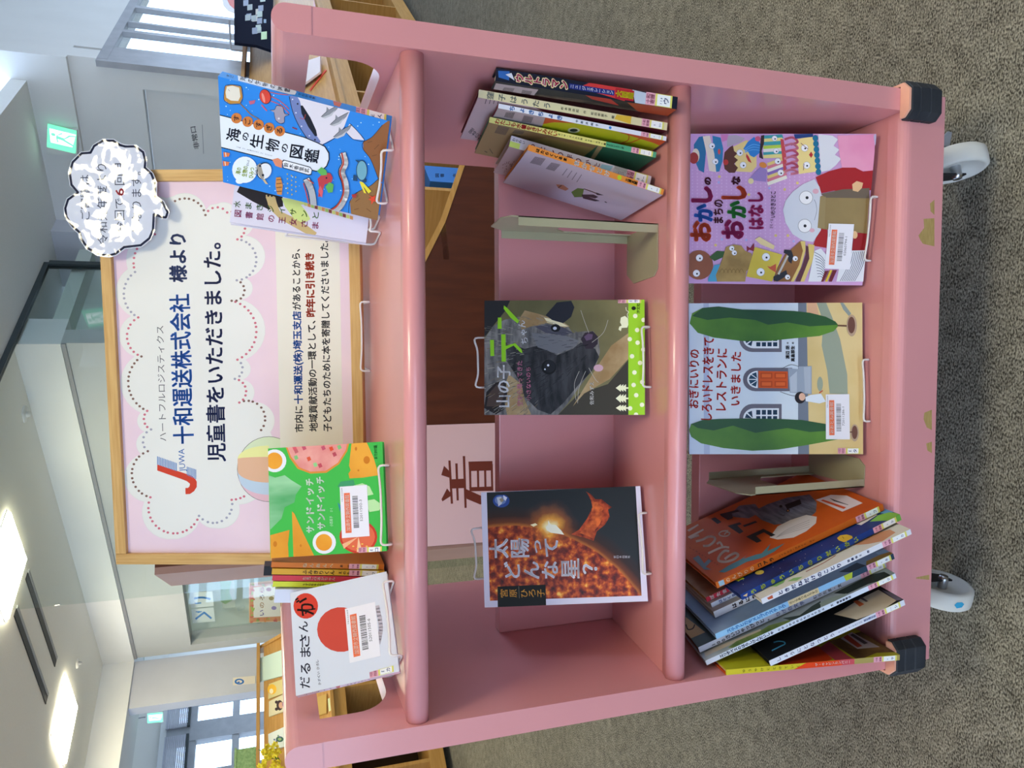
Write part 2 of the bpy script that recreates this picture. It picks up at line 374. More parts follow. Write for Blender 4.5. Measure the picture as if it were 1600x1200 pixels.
# far window wall
fw = bpy.data.objects.new('window_2', None); COL.objects.link(fw); tag(fw, kind='structure')
A9 = 9.5
fb = bmesh.new()
bx(fb, A9, A9+.15, 1.5, 6.4, 0, .9, ROOM); bx(fb, A9, A9+.15, 1.5, 6.4, 2.5, 2.7, ROOM); bx(fb, A9, A9+.15, 5.45, 6.4, .9, 2.5, ROOM)
tag(frombm('wall_far', fb, WALL), kind='structure')
for b0, b1 in ((5.38, 5.46), (4.88, 5.12), (4.42, 4.5), (3.5, 3.75), (2.6, 2.7)): rbox('mullion', A9-.03, A9+.1, b0, b1, .9, 2.5, ALU, fw)
for z0, z1 in ((.9, .98), (1.66, 1.74), (2.16, 2.26)): rbox('transom', A9-.02, A9+.08, 1.5, 5.46, z0, z1, ALU, fw)
rbox('pane', A9+.03, A9+.036, 1.5, 5.46, .9, 2.5, CLEAR2, fw)
for i, (b0, b1) in enumerate(((5.05, 5.45), (4.3, 4.95))):
    bl = thing('roller_blind', ('corrugated grey blind over the far window beside the column', 'corrugated grey blind over the far window at the left')[i], 'blind', Matrix.Translation(Vector(rw(A9-.05, b0, 2.5))), 'blinds on the far windows')
    sb = bmesh.new()
    for k in range(11): z = 2.27+k*.022; bx(sb, A9-.075, A9-.05, b0, b1, z, z+.017, ROOM)
    frombm('slat_panel', sb, flat('#b9bbc6', .6), bl); rbox('bottom_rail', A9-.085, A9-.045, b0, b1, 2.235, 2.265, DARKMETAL, bl)
# emergency door wall and the window round the corner
bd = 6.1
dw = bmesh.new()
bx(dw, 1.83, 2.02, bd, bd+.2, 0, HB, ROOM); bx(dw, 2.02, 3.05, bd, bd+.2, 2.06, HB, ROOM); bx(dw, 3.05, 3.6, bd, bd+.2, 0, HB, ROOM)
tag(frombm('wall_front', dw, WALL), kind='structure')
dn = bpy.data.objects.new('door_1', None); COL.objects.link(dn); tag(dn, kind='structure')
rbox('door_leaf', 2.03, 3.04, bd+.05, bd+.10, .01, 2.05, WALL, dn)
A = Art(rw(0, bd+.05, 0), -AD, (0, 0, 1), -BD)
A.T('#6a6a70', '非常口', 312, 232, 305.5, 197, 9, .02); A.L('#9a9aa0', .8, [(318, 240), (316, 195)]); A.make('door_lettering', dn)
wr = bpy.data.objects.new('window_3', None); COL.objects.link(wr); tag(wr, kind='structure')
for b0, b1 in ((6.05, 6.42), (6.86, 6.93), (7.16, 7.2), (7.66, 7.74)): rbox('mullion', 1.828, 1.872, b0, b1, .8, 2.34, ALU, wr)
rbox('transom', 1.826, 1.875, 6.1, 10, 2.27, 2.34, ALU, wr); rbox('transom', 1.826, 1.875, 6.1, 10, .7, .8, ALU, wr)
rbox('pane', 1.86, 1.866, 6.1, 10, .8, 2.3, CLEAR2, wr)
tag(rbox('wall_window', 1.83, 2.0, 6.3, 10, 0, .75, WALL), kind='structure')
# pillar block behind the glass partition
tag(rbox('wall_side', 3.1, 3.6, 5.85, 6.4, 0, 3.3, noisy('lavender_block', (.60, .61, .66), (.63, .64, .69), scale=3, rough=.8)), kind='structure')
# the side of the room behind the camera: added unseen wall, dark to hold back light, opening sized for front daylight
wb = bmesh.new()
for a0, a1, z0, z1 in ((-4.6, -4.2, 0, 2.9), (4.4, 7.7, 0, 2.9), (-4.2, 4.4, 0, .6), (-4.2, 4.4, 2.7, 2.9), (-1.6, -1.5, .6, 2.7), (1.4, 1.5, .6, 2.7)): bx(wb, a0, a1, -4.4, -4.3, z0, z1, ROOM)
LINED = noisy('added_dark_lining', (.20, .12, .06), (.26, .16, .08), scale=5, rough=.6)
tag(frombm('wall_rear', wb, LINED), kind='structure')
tag(rbox('wall_corner', -4.6, -4.5, -4.3, 2.2, 0, 2.9, LINED), kind='structure')
# window wall closing the right-hand side of the room
rw_ = bmesh.new()
for b0, b1, z0, z1 in ((2.2, 11, 0, .7), (2.2, 11, 2.6, 3.3)): bx(rw_, -4.6, -4.45, b0, b1, z0, z1, ROOM)
for b in (2.2, 4.1, 6.0, 7.9, 9.8): bx(rw_, -4.58, -4.5, b, b+.08, .7, 2.6, ROOM)
bx(rw_, -4.6, 1.83, 11, 11.15, 0, .7, ROOM); bx(rw_, -4.6, 1.83, 11, 11.15, 2.6, 3.3, ROOM)
for a in (-2.7, -1.1, .5): bx(rw_, a, a+.08, 11, 11.1, .7, 2.6, ROOM)
tag(frombm('wall_windows', rw_, WALL), kind='structure')
# glass partition under a dark ceiling rail
gp = thing('glass_partition', 'frameless glass partition under a dark ceiling rail, behind the sign board', 'glass partition', Matrix.Translation(Vector(rw(3.2, 5.5, 0))))
rbox('top_rail', 3.19, 3.225, -1.5, 5.53, H1-.035, H1-.0005, DARKMETAL, gp)
rbox('end_post', 3.185, 3.23, 5.50, 5.55, 0, H1-.035, DARKMETAL, gp)
rbox('glass_pane', 3.203, 3.211, 2.4, 5.50, .02, H1-.035, CLEAR, gp)
# ceiling fittings
def lamp(a, b, label, H1=H1):
    t = thing('ceiling_light', label, 'ceiling light', Matrix.Translation(Vector(rw(a, b, H1))), 'square ceiling light panels')
    f = bmesh.new(); s = .235
    for x0, x1, y0, y1 in ((-s-.012, s+.012, -s-.012, -s), (-s-.012, s+.012, s, s+.012), (-s-.012, -s, -s, s), (s, s+.012, -s, s)): bx(f, a+x0, a+x1, b+y0, b+y1, H1-.004, H1-.0005, ROOM)
    frombm('frame', f, WALL, t); rbox('diffuser', a-s, a+s, b-s, b+s, H1-.024, H1-.0008, LAMP, t)
lamp(6.17, 3.51, 'square ceiling light glowing by the corner column, nearest the far windows')
lamp(4.22, 3.50, 'square ceiling light glowing at the picture edge, left of the sign board')
for a, b in ((-.3, .3), (-1.75, 1.9)):
    lamp(a, b, 'square ceiling light above the book truck, out of the picture')
for a, b in ((3.75, .9), (5.1, .6), (.32, -3.0), (4.22, -3.0)): lamp(a, b, 'square ceiling light left of the book truck, out of the picture')
lamp(-1.2, 3.2, 'square ceiling light right of the book truck, out of the picture')  # added source, lifts the emergency door wall
lamp(-2.4, 5.6, 'square ceiling light in the raised bay on the far right, out of the picture', 3.25)  # added source, lifts the far right floor and wall
for i, (p, q, lb) in enumerate((((41, 900), (86, 1037), 'black slot air diffuser in the ceiling, the one nearer the white wall'), ((23, 957), (72, 1095), 'black slot air diffuser in the ceiling, the one nearer the light panel'))):
    P, Q = hz(*p, H1), hz(*q, H1); t = thing('slot_diffuser', lb, 'air diffuser', Matrix.Translation(Vector(P)), 'slot air diffusers')
    n = BD*.028
    prism('slot', [P-n, Q-n, Q+n, P+n], (0, 0, -.006), flat('#15161c'), t); n2 = BD*.012; c = BD*.045
    prism('trim', [P+c-n2, Q+c-n2, Q+c+n2, P+c+n2], (0, 0, -.008), ALU, t)
for i, (px, lb) in enumerate((((120, 1037), 'small round sprinkler head on the ceiling beside the light panel'), ((38, 647), 'white round detector on the ceiling above the sign board'))):
    P = hz(*px, H1); t = thing('ceiling_detector', lb, 'ceiling detector', Matrix.Translation(Vector(P)))
    r = (.04, .06)[i]
    lathe('plate', [(0, r), (.012, r*.95), (.014, 0)], P+np.array([0, 0, -.0005]), (0, 0, -1), WALL, t); lathe('sensor', [(.012, r*.4), (.035, r*.3), (.04, 0)], P, (0, 0, -1), ALU if i == 0 else WALL, t)
# exit signs
GREEN = glow('exit_green', '#12c184', 2.6); EXW = glow('exit_white', '#f2fff8', 3.2)
def exitsign(name_lb, Q, plane, ext, hang=None):
    P = [plane(*p) for p in Q]; c = sum(P)/4
    t = thing('exit_sign', name_lb, 'exit sign', Matrix.Translation(Vector(c)))
    m = [c+(p-c)*1.13 for p in P]; prism('housing', [p+ext*.05 for p in m], ext, WALL, t)
    eu = (P[1]-P[0]); W = np.linalg.norm(eu); eu = eu/W; ev = (P[0]-P[3]); Hh = np.linalg.norm(ev); ev = ev-eu*(ev@eu); ev /= np.linalg.norm(ev); en = np.cross(eu, ev)
    B = Art(P[3], eu, ev, en); r = lambda c, pts: B.U(c, [(x*W, y*Hh) for x, y in pts])
    r(GREEN, [(0, 0), (1, 0), (1, 1), (0, 1)]); r(EXW, [(.24, .12), (.82, .02), (.82, .94), (.24, .88)])
    B.U(GREEN, [((.60+.07*math.cos(i*.52))*W, (.80+.08*math.sin(i*.52))*Hh) for i in range(12)])
    for L in ([(.46, .70), (.60, .70), (.54, .40), (.42, .40)], [(.42, .45), (.52, .45), (.34, .06), (.26, .06)], [(.46, .45), (.54, .42), (.70, .28), (.66, .22)], [(.66, .28), (.72, .28), (.76, .04), (.70, .04)], [(.56, .70), (.62, .66), (.76, .52), (.72, .47)], [(.48, .70), (.44, .64), (.30, .60), (.31, .66)]): r(GREEN, L)
    B.make('pictogram', t)
    if hang: tube('hanger', [c+np.array([0, 0, .09])+ext*.5, np.array([c[0], c[1], hang])+ext*.5], .006, ALU, t)
exitsign('green exit sign with running figure mounted above the emergency door', [(75, 240), (76, 204), (117, 207), (118, 240)], lambda X, Y: hb(X, Y, 6.0), BD*.04)
exitsign('small green exit sign hanging in front of the far windows', [(231, 1128), (231, 1113), (253, 1113), (254, 1128)], lambda X, Y: hb(X, Y, 4.3), BD*.03, HB+.05)
fill_lamp = thing('ceiling_light', 'ceiling light hidden inside the glazed room behind the white wall', 'ceiling light', Matrix.Translation(Vector(rw(5.4, 5.3, 2.2))))  # added out of sight so the room behind the glass is not black
rbox('diffuser', 4.4, 6.6, 5.1, 5.5, 2.17, 2.199, glow('room_fill_glow', '#f4fff8', 5), fill_lamp)
# papers in the glazed room
bq = bw+.10
Ag = lambda: Art(rw(0, bq, 0), -AD, (0, 0, 1), -BD)
def paper(name, lb, cat, quad, col, draw=None, b=bq, group=None):
    P = [hb(X, Y, b) for X, Y in quad]; o = thing(name, lb, cat, Matrix.Translation(Vector(P[3])), group)
    sh = prism('sheet', P, BD*.002, flat(col, .6), o)
    if draw: B = Art(rw(0, b, 0), -AD, (0, 0, 1), -BD); draw(B); merge(sh, B.make('print', o))
def gu(B):
    B.L('#2f7fc4', 3, [(306, 967), (319, 957), (330, 966)]); [B.L('#2f7fc4', 1.6, [(306+k, 956+k*.4), (312+k, 955.5)]) for k in (0, 3)]
paper('letter_card', 'white paper with a blue hiragana gu behind the glass wall', 'paper sign', [(301, 974), (299, 952), (334, 949), (336, 971)], '#d3ddd9', gu, group='letter cards behind the glass')
def ri(B): B.L('#2f7fc4', 2, [(305, 943), (314, 942)]); B.C('#2f7fc4', 3, [(304, 935), (316, 933.5), (328, 936)])
paper('letter_card', 'white paper with a blue hiragana ri behind the glass wall', 'paper sign', [(299, 950), (297, 926), (332, 924), (334, 947)], '#d3ddd9', ri, group='letter cards behind the glass')
paper('letter_card', 'white paper with a red letter, half hidden by the sign board', 'paper sign', [(298, 905), (297, 892), (338, 890), (340, 904)], '#d3ddd9', lambda B: B.L('#b4687c', 2, [(300, 896), (315, 902), (326, 893)]), group='letter cards behind the glass')
paper('green_poster', 'pale green and white poster hanging low behind the glass wall', 'poster', [(350, 984), (344, 905), (366, 903), (369, 980)], '#dfe9df', lambda B: (B.P('#a8cf8e', [(345, 940), (344, 908), (362, 908), (358, 925), (363, 938), (352, 944)]), B.P('#b7d59c', [(352, 980), (350, 962), (362, 960), (366, 975)])), b=bq+.3)
def autumn(B):
    B.P('#d98f5a', [(390, 972), (390, 912), (438, 906), (440, 970)]); B.P('#ece6d8', [(396, 965), (396, 918), (438, 912), (438, 963)])
    for k, ch in enumerate('いのろら'): B.T(('#5b4a9a', '#b98a5a', '#8a6a3a', '#c05a74')[k], ch, 413, 962-12*k, 413, 953-12*k, 8, .02)
    rn = random.Random(3)
    for k in range(34):
        e = rn.random(); X, Y = (391+rn.random()*5, 912+60*e) if k < 15 else ((391+45*e, 967+rn.random()*4) if k < 24 else (391+45*e, 911+rn.random()*5)); B.E(rn.choice(('#cf4d3a', '#e0852e', '#9dbb4a', '#d96a44')), X, Y, 2.2+rn.random()*1.6, 1.6, rn.random()*180, False)
    for X, Y, c in ((424, 935, '#9c8a4a'), (420, 921, '#b06a7a'), (428, 950, '#8a7ab8')): B.E(c, X, Y, 4, 3)
paper('autumn_poster', 'autumn leaf bordered poster behind the glass wall', 'poster', [(389, 973), (389, 911), (442, 905), (444, 971)], '#e8c9a0', autumn)
for i, (q, lb) in enumerate((([(371, 918), (370, 903), (388, 901), (388, 917)], 'bright square ceiling lamp inside the glazed room, near the sign board'), ([(375, 989), (374, 975), (386, 973), (387, 987)], 'bright square lamp inside the glazed room, near the column'))):
    P = [hb(X, Y, bw+1.30) for X, Y in q]; o = thing('glass_reflection', lb, 'lamp', Matrix.Translation(Vector(P[0])), 'lamps in the glazed room'); prism('lit_panel', P, BD*.02, glow('reflection_glow', '#ffffff', 4), o)  # glowing squares imitate bright reflections, no lamps hang here
# notice on the column
P = [ha(X, Y, 7.119) for X, Y in ((364, 1071), (364, 1059), (399, 1056), (399, 1068))]
o = thing('notice', 'cream notice with a blue round arrow on the corner column', 'notice', Matrix.Translation(Vector(P[3]))); prism('sheet', P, -AD*.002, flat('#e6dccb', .6), o)
B = Art(rw(7.117, 0, 0), BD, (0, 0, 1), -AD); B.E('#2b6db5', 374, 1065, 7.5, 4.6); B.E('#e6dccb', 374, 1065, 4.5, 2.4); B.E('#2b6db5', 373, 1066, 2.2, 1.1); B.make('print', o)
# ================================================================== low display racks in the background
def lowrack(lb, a0, a1, b0, b1, zb, zt, divs, M=WOOD):
    t = thing('display_rack', lb, 'display rack', Matrix.Translation(Vector(rw((a0+a1)/2, (b0+b1)/2, 0))), 'low picture book display racks')
    for k, b in enumerate((b0, b1-.03)):
        pr = [rw(a0, b, 0), rw(a1+.05, b, 0), rw(a1+.05, b, zt+.03), rw(a1-.02, b, zt+.03), rw(a0, b, zb)]
        prism('side_panel', pr, BD*.03, M, t)
    rbox('back_panel', a1+.02, a1+.05, b0+.03, b1-.03, .04, zt, flat('#3a2712', .6), t)
    rbox('base_board', a0+.02, a1, b0+.03, b1-.03, .05, .16, M, t)
    rbox('front_rail', a0-.005, a0+.025, b0+.03, b1-.03, zb-.10, zb-.015, M, t)
    rbox('book_ledge', a0-.03, a0+.06, b0+.03, b1-.03, zb-.012, zb+.012, M, t)
    p = [rw(a0+.05, b0+.03, zb+.012), rw(a1-.03, b0+.03, zt), rw(a1, b0+.03, zt), rw(a0+.08, b0+.03, zb+.012)]
    prism('display_board', p, BD*(b1-b0-.06), M, t)
    rbox('top_board', a1-.06, a1+.06, b0, b1, zt+.03, zt+.055, M, t)
    for d in divs: rbox('divider', a0+.02, a1, d, d+.025, .16, zb-.10, M, t)
    return t
RL = (5.27, 5.72, 0.9, 3.66, .80, 1.285)
lowrack('long low wooden display rack with slanted top on the left, behind the truck', *RL, [1.6, 2.30, 2.95])
RR = (1.30, 1.80, 2.98, 8.2, .80, 1.30)
lowrack('long low wooden display rack receding on the right, behind the truck', *RR, [3.345, 4.3, 5.3, 6.6, 7.4])
# slanted faces: art frames
def slant(R_):
    a0, a1, b0, b1, zb, zt = R_; s = np.array(AD*(a1-.03-a0-.05)+np.array([0, 0, zt-zb-.012])); s /= np.linalg.norm(s); en = np.cross(BD, s)
    return rw(a0+.05, 0, zb+.012), s, en
O, s, en = slant(RL)
def leaner(name, lb, cat, quad, col, draw=None, R_=RL, th=.012, group=None, off=.002):
    O, s, en = slant(R_); P = [hit(X, Y, en, O+en*(off+th)) for X, Y in quad]
    o = thing(name, lb, cat, Matrix.Translation(Vector(P[3])), group); sh = prism('cover', P, -en*th, flat(col, .5), o)
    if draw: B = Art(O+en*(off+th), BD, s, en); draw(B); merge(sh, B.make('print', o))
    return o
G = 'books and cards shown on the left display rack'
leaner('display_card', 'pale green blank card at the right end of the left display rack', 'card', [(402, 1066), (404, 1029), (455, 1010), (455, 1052)], '#cfe3d3', group=G)
leaner('picture_book', 'cream picture book with a yellow sun, on left display rack', 'book', [(419, 1092), (420, 1069), (452, 1057), (452, 1080)], '#d8c98c', lambda B: (B.E('#efb93a', 425, 1077, 7, 8), B.E('#f4e6c0', 424, 1080, 3, 4)), group=G)
def hair(B): B.E('#3b2a30', 437, 1102, 5, 8); B.E('#d8a78c', 439, 1102, 3.5, 5); B.E('#3b2a30', 432, 1097, 2.5, 2.5); B.E('#3b2a30', 432, 1108, 2.5, 2.5); B.E('#8a5a7a', 444, 1100, 3, 5)
leaner('picture_book', 'cream picture book with a dark haired girl, on left display rack', 'book', [(420, 1120), (420, 1096), (452, 1080), (452, 1108)], '#ddd3b0', hair, group=G)
def rnd(B):
    B.E('#2f5f54', 437, 1155, 6, 4.5); B.E('#8fb07a', 437, 1155, 3, 2.2)
    for k in range(7): B.E(('#5a6a9a', '#7aa08a')[k % 2], 428+4*math.cos(k*2.2)+k, 1158+9*math.sin(k*1.7), 1.5)
    B.E('#d8d34a', 427, 1168, 2.5); B.E('#3f9a5a', 422, 1172, 2)
leaner('picture_book', 'white picture book with a dark green ring, on left display rack', 'book', [(420, 1176), (419, 1147), (452, 1132), (452, 1163)], '#e4ebe8', rnd, group=G)
leaner('picture_book', 'tan picture book with white trees, lower right of left display rack', 'book', [(484, 1122), (483, 1094), (510, 1084), (510, 1114)], '#c9a55c', lambda B: (B.P('#e6ead0', [(484, 1118), (486, 1094), (490, 1098), (488, 1110)]), B.P('#d8e6b8', [(514, 1112), (512, 1092), (519, 1088), (520, 1108)]), B.E('#4a9a5a', 487, 1119, 2.5)), group=G)
leaner('picture_book', 'bright green and white book at the far left of left display rack', 'book', [(490, 1204), (492, 1176), (511, 1168), (511, 1196)], '#e9ecd0', lambda B: (B.P('#6fd13a', [(500, 1198), (500, 1182), (512, 1178), (512, 1194)]), B.P('#cfd94a', [(520, 1192), (520, 1176), (526, 1172), (526, 1190)])), group=G)
# yellow flowers and the green box on the rack
P = hit(436, 1188, en, O); fl = thing('artificial_flowers', 'bunch of yellow artificial flowers on the left display rack', 'flowers', Matrix.Translation(Vector(P)))
bm = bmesh.new(); rn = random.Random(5)
for k in range(26):
    c = Vector(P)+Vector(-AD)*(.08+rn.random()*.06)+Vector(BD)*(rn.uniform(-.12, .08))+Vector((0, 0, rn.uniform(-.02, .13)))
    for j in range(5):
        t = j*1.257+rn.random(); d = Vector((math.cos(t), .4*rn.random(), math.sin(t)))*.024; n = Vector((0, -.012, 0))
        q = d.cross(Vector((0, 1, 0))).normalized()*.011; vs = [bm.verts.new(p) for p in (c, c+d*.6+q+n, c+d, c+d*.6-q+n)]; bm.faces.new(vs)
frombm('petals', bm, noisy('yellow_petal', '#e2cf22', '#efe04a', scale=30), fl)
bm = bmesh.new()
for k in range(8): tube('', [P-AD*.03, P-AD*.09+np.array([0, 0, .02*k])+BD*(.02*k-.08)], .003, None, bm=bm)
frombm('stems', bm, flat('#5f8a3a'), fl)
P = rw(RL[1], 2.6, RL[5]+.0555)
gb = thing('green_box', 'green felt covered box on top of the left display rack', 'box', Matrix.Translation(Vector(P)))
rbox('felt_cover', RL[1]-.05, RL[1]+.05, 2.42, 2.80, RL[5]+.056, RL[5]+.19, noisy('green_felt', '#7fa06a', '#9cbb82', scale=60, rough=.9, bump=.4), gb)
rbox('lid', RL[1]-.055, RL[1]+.055, 2.41, 2.81, RL[5]+.19, RL[5]+.205, noisy('green_felt_lid', '#88a972', '#a3c08a', scale=60, rough=.9), gb)
# books standing in the dark part of the left rack
G2 = 'books inside the left display rack'
cols = ['#8a3a34', '#d9dcd6', '#3f7a58', '#c9b98a', '#4a5a8a', '#e2e2dc', '#7a9a6a', '#a9764a', '#d8d0c0']
b = 1.64
for k, c in enumerate(cols):
    wd = (.028, .02, .034)[k % 3]; h = .24+.03*((k*5) % 4)
    o = thing('shelf_book', '%s book spine inside the left display rack, %s from its %s' % (('dark red', 'white', 'green', 'cream', 'blue', 'pale', 'olive', 'brown', 'ivory')[k], ('first', 'second', 'third', 'fourth', 'fifth', 'fourth', 'third', 'second', 'first')[k], ('left', 'left', 'left', 'left', 'left', 'right', 'right', 'right', 'right')[k]), 'book', Matrix.Translation(Vector(rw(5.4, b, .16))), G2)
    rbox('cover', 5.33, 5.50, b, b+wd, .1605, .1605+h, flat(c, .5), o); rbox('pages', 5.34, 5.502, b+.003, b+wd-.003, .165, .1605+h+.001, PAGES, o); b += wd+.002
# right rack items
G3 = 'books shown on the right display rack'
leaner('display_sheet', 'white sheet with small grey pictures on the right display rack', 'paper', [(474, 131), (476, 96), (500, 88), (500, 112), (484, 124)], '#ecdfe2', R_=RR, group=G3, off=.018)
leaner('red_tape', 'thin red tape line across the slanted right display rack', 'tape', [(483, 140.5), (508, 108.5), (510, 109.5), (485, 141.5)], '#e0523f', R_=RR, th=.003)
leaner('picture_book', 'grey blue picture book leaning at the top of the right display rack', 'book', [(463, 142), (465, 124), (476, 116), (477, 132)], '#77808c', R_=RR, group=G3)
leaner('picture_book', 'pink edged picture book at the right end of the right display rack', 'book', [(490, 20), (490, 0), (502, -6), (500, 14)], '#d9a0a0', R_=RR, group=G3)
p0, p1 = ha(672, 283, 1.33), ha(720, 263, 1.33); b, b2 = (p1-FOOT)@BD, (p0-FOOT)@BD; b, b2 = min(b, b2), max(b, b2)
zt_, zq = p0[2], .161
bb = thing('blue_binder', 'blue binder with black kanji on its spine, in the right rack behind the truck', 'binder', Matrix.Translation(Vector(rw(1.37, b, .161))))
rbox('spine', 1.33, 1.335, b, b2, .1605, zt_, flat('#3f7fd0', .5), bb); rbox('cover', 1.335, 1.58, b, b2, .1605, zt_, flat('#3a74c0', .5), bb)
B = Art(rw(1.33, 0, 0), BD, (0, 0, 1), -AD)
for X, ch in ((686, '図'), (694, '書'), (713, '本')): B.T('#17305e', ch, X, 277, X-.2, 271, 6, .02)
B.make('lettering', bb)
# dark poster board and pennant near the right windows
o = thing('poster_board', 'dark blue board of small pictures by the bright windows', 'poster', Matrix.Translation(Vector(rw(1.3, 6.3, 1.3))))
P = [ha(X, Y, 1.55) for X, Y in ((366, 66), (366, -30), (428, -30), (424, 78), (400, 70))]
prism('board', P, AD*.02, flat('#1a1e2e', .95, .03), o)
B = Art(rw(1.548, 0, 0), BD, (0, 0, 1), -AD); rn = random.Random(11)
for k in range(16): X, Y = 378+rn.random()*36, -8+rn.random()*66; B.P(rn.choice(('#6b7466', '#4d5670', '#8a9a84', '#a08f74', '#3c4460')), [(X, Y+5), (X, Y-4), (X+8, Y-5), (X+8, Y+4)])
B.P('#a9c97c', [(408, 62), (408, 50), (417, 49), (417, 61)]); B.P('#39607c', [(412, 36), (412, 30), (416, 30), (416, 36)]); B.make('pictures', o)
tube('stand', [rw(1.80, 6.6, 1.358), rw(1.80, 6.6, 1.45), rw(1.575, 6.6, 1.45)], .008, ALU, o)
o = thing('paper_banner', 'white and red paper garland hanging by the window at the right', 'decoration', Matrix.Translation(Vector(ha(355, 12, 1.4))))
P = [ha(X, Y, 1.4) for X, Y in ((347, -2), (349, 8), (356, 16), (366, 20), (366, 14), (359, 8), (354, -2))]; prism('white_edge', P, AD*.004, flat('#ece6e6', .6), o)
P = [ha(X, Y, 1.402) for X, Y in ((354, -2), (359, 8), (366, 14), (366, -2))]; prism('red_centre', P, AD*.004, flat('#e07a70', .6), o)
# tall dark display rack right behind the truck
W1, N1 = np.array([.923, .384, 0]), np.array([-.384, .923, 0])
NB = hy(700, 847, 1.38); NB[2] = 0
wl_ = lambda X, Y: hit(X, Y, N1, NB)
rk = thing('book_rack', 'tall dark brown slanted book rack standing right behind the pink truck', 'book rack', Matrix.Translation(Vector(NB)))
TL = NB+np.array([0, 0, 1.50])
edge = [wl_(X, Y) for X, Y in ((480, 545), (580, 486), (660, 419), (696, 347), (726, 259), (745, 190))]
zE = edge[-1][2]; base = edge[-1].copy(); base[2] = 0.0
out = [NB, base+W1*.05*0, *edge[::-1], TL+W1*.22, TL]
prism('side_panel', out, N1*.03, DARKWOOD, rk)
# pale edge strip of the curved front
bm = bmesh.new(); ed = edge
for p, q in zip(ed, ed[1:]):
    d = (q-p)/np.linalg.norm(q-p); nr = np.cross(N1, d); nr = nr if nr@W1 > 0 else -nr
    vs = [bm.verts.new(Vector(x)) for x in (p-N1*.003, q-N1*.003, q-N1*.003+nr*.02, p-N1*.003+nr*.02, p+N1*.033, q+N1*.033, q+N1*.033+nr*.02, p+N1*.033+nr*.02)]
    for f in ((0, 1, 2, 3), (7, 6, 5, 4), (0, 4, 5, 1), (3, 2, 6, 7), (0, 3, 7, 4), (1, 5, 6, 2)): bm.faces.new([vs[i] for i in f])
frombm('edge_strip', bm, WOOD, rk)
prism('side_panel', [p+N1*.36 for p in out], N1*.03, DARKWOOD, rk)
prism('back_panel', [NB-W1*.02, NB, TL, TL-W1*.02], N1*.36, MAUVE, rk)
for i in (3,):
    p = edge[i]; prism('book_tray', [p-W1*.16, p+W1*.005, p+W1*.005+np.array([0, 0, .022]), p-W1*.16+np.array([0, 0, .022])], N1*.355, WOOD, rk)
p = edge[3]+N1*.08-W1*.03+np.array([0, 0, .0225])
o = thing('picture_book', 'white picture book with pink spine standing in a tray of the tall rack', 'book', Matrix.Translation(Vector(p)))
prism('page_block', [p-W1*.07, p-W1*.055, p-W1*.055+np.array([0, 0, .2]), p-W1*.07+np.array([0, 0, .2])], N1*.2, PAGES, o)
prism('cover', [p-W1*.055, p-W1*.052, p-W1*.052+np.array([0, 0, .205]), p-W1*.055+np.array([0, 0, .205])], N1*.205, flat('#d8487c', .4), o)
# paper with the brown kanji
Q = [wl_(X, Y) for X, Y in ((560, 862), (560, 668), (815, 660), (815, 843))]
pp = thing('paper_sign', 'pale pink paper with a big brown kanji taped on the tall dark rack', 'paper sign', Matrix.Translation(Vector(Q[3])))
prism('sheet', [q-N1*.003 for q in Q], N1*.002, flat('#d9b3b2', .6), pp)  # sheet colour carries the pinkish shade that falls on the paper
B = Art(NB-N1*.0032, W1, (0, 0, 1), -N1).crop(640, 650, 8); K = '#6e3226'
bar = lambda pts: B.P(K, pts)
bar([(430, 622), (395, 738), (500, 772), (490, 680)]); bar([(468, 905), (398, 1040), (410, 1068), (515, 1000), (508, 955)])
bar([(484, 555), (512, 555), (543, 1095), (515, 1097)]); bar([(570, 592), (600, 592), (615, 1055), (588, 1056)]); bar([(664, 500), (694, 500), (714, 1148), (686, 1150)])
bar([(498, 792), (700, 782), (703, 900), (503, 908)])
B.P(K, [(735, 570), (1035, 562), (1040, 680), (742, 688)]); B.P(K, [(745, 890), (1045, 880), (1048, 935), (750, 940)])
for x in (740, 838, 928, 1012): B.P(K, [(x, 600), (x+28, 600), (x+34, 930), (x+8, 930)])
bar([(700, 910), (900, 1000), (960, 1090), (880, 1105), (712, 1035)])
B.make('lettering', pp); B = Art(NB-N1*.0032, W1, (0, 0, 1), -N1); B.T(K, '新', 600, 800, 598, 706, 84, .03)
B.make('lettering', pp)
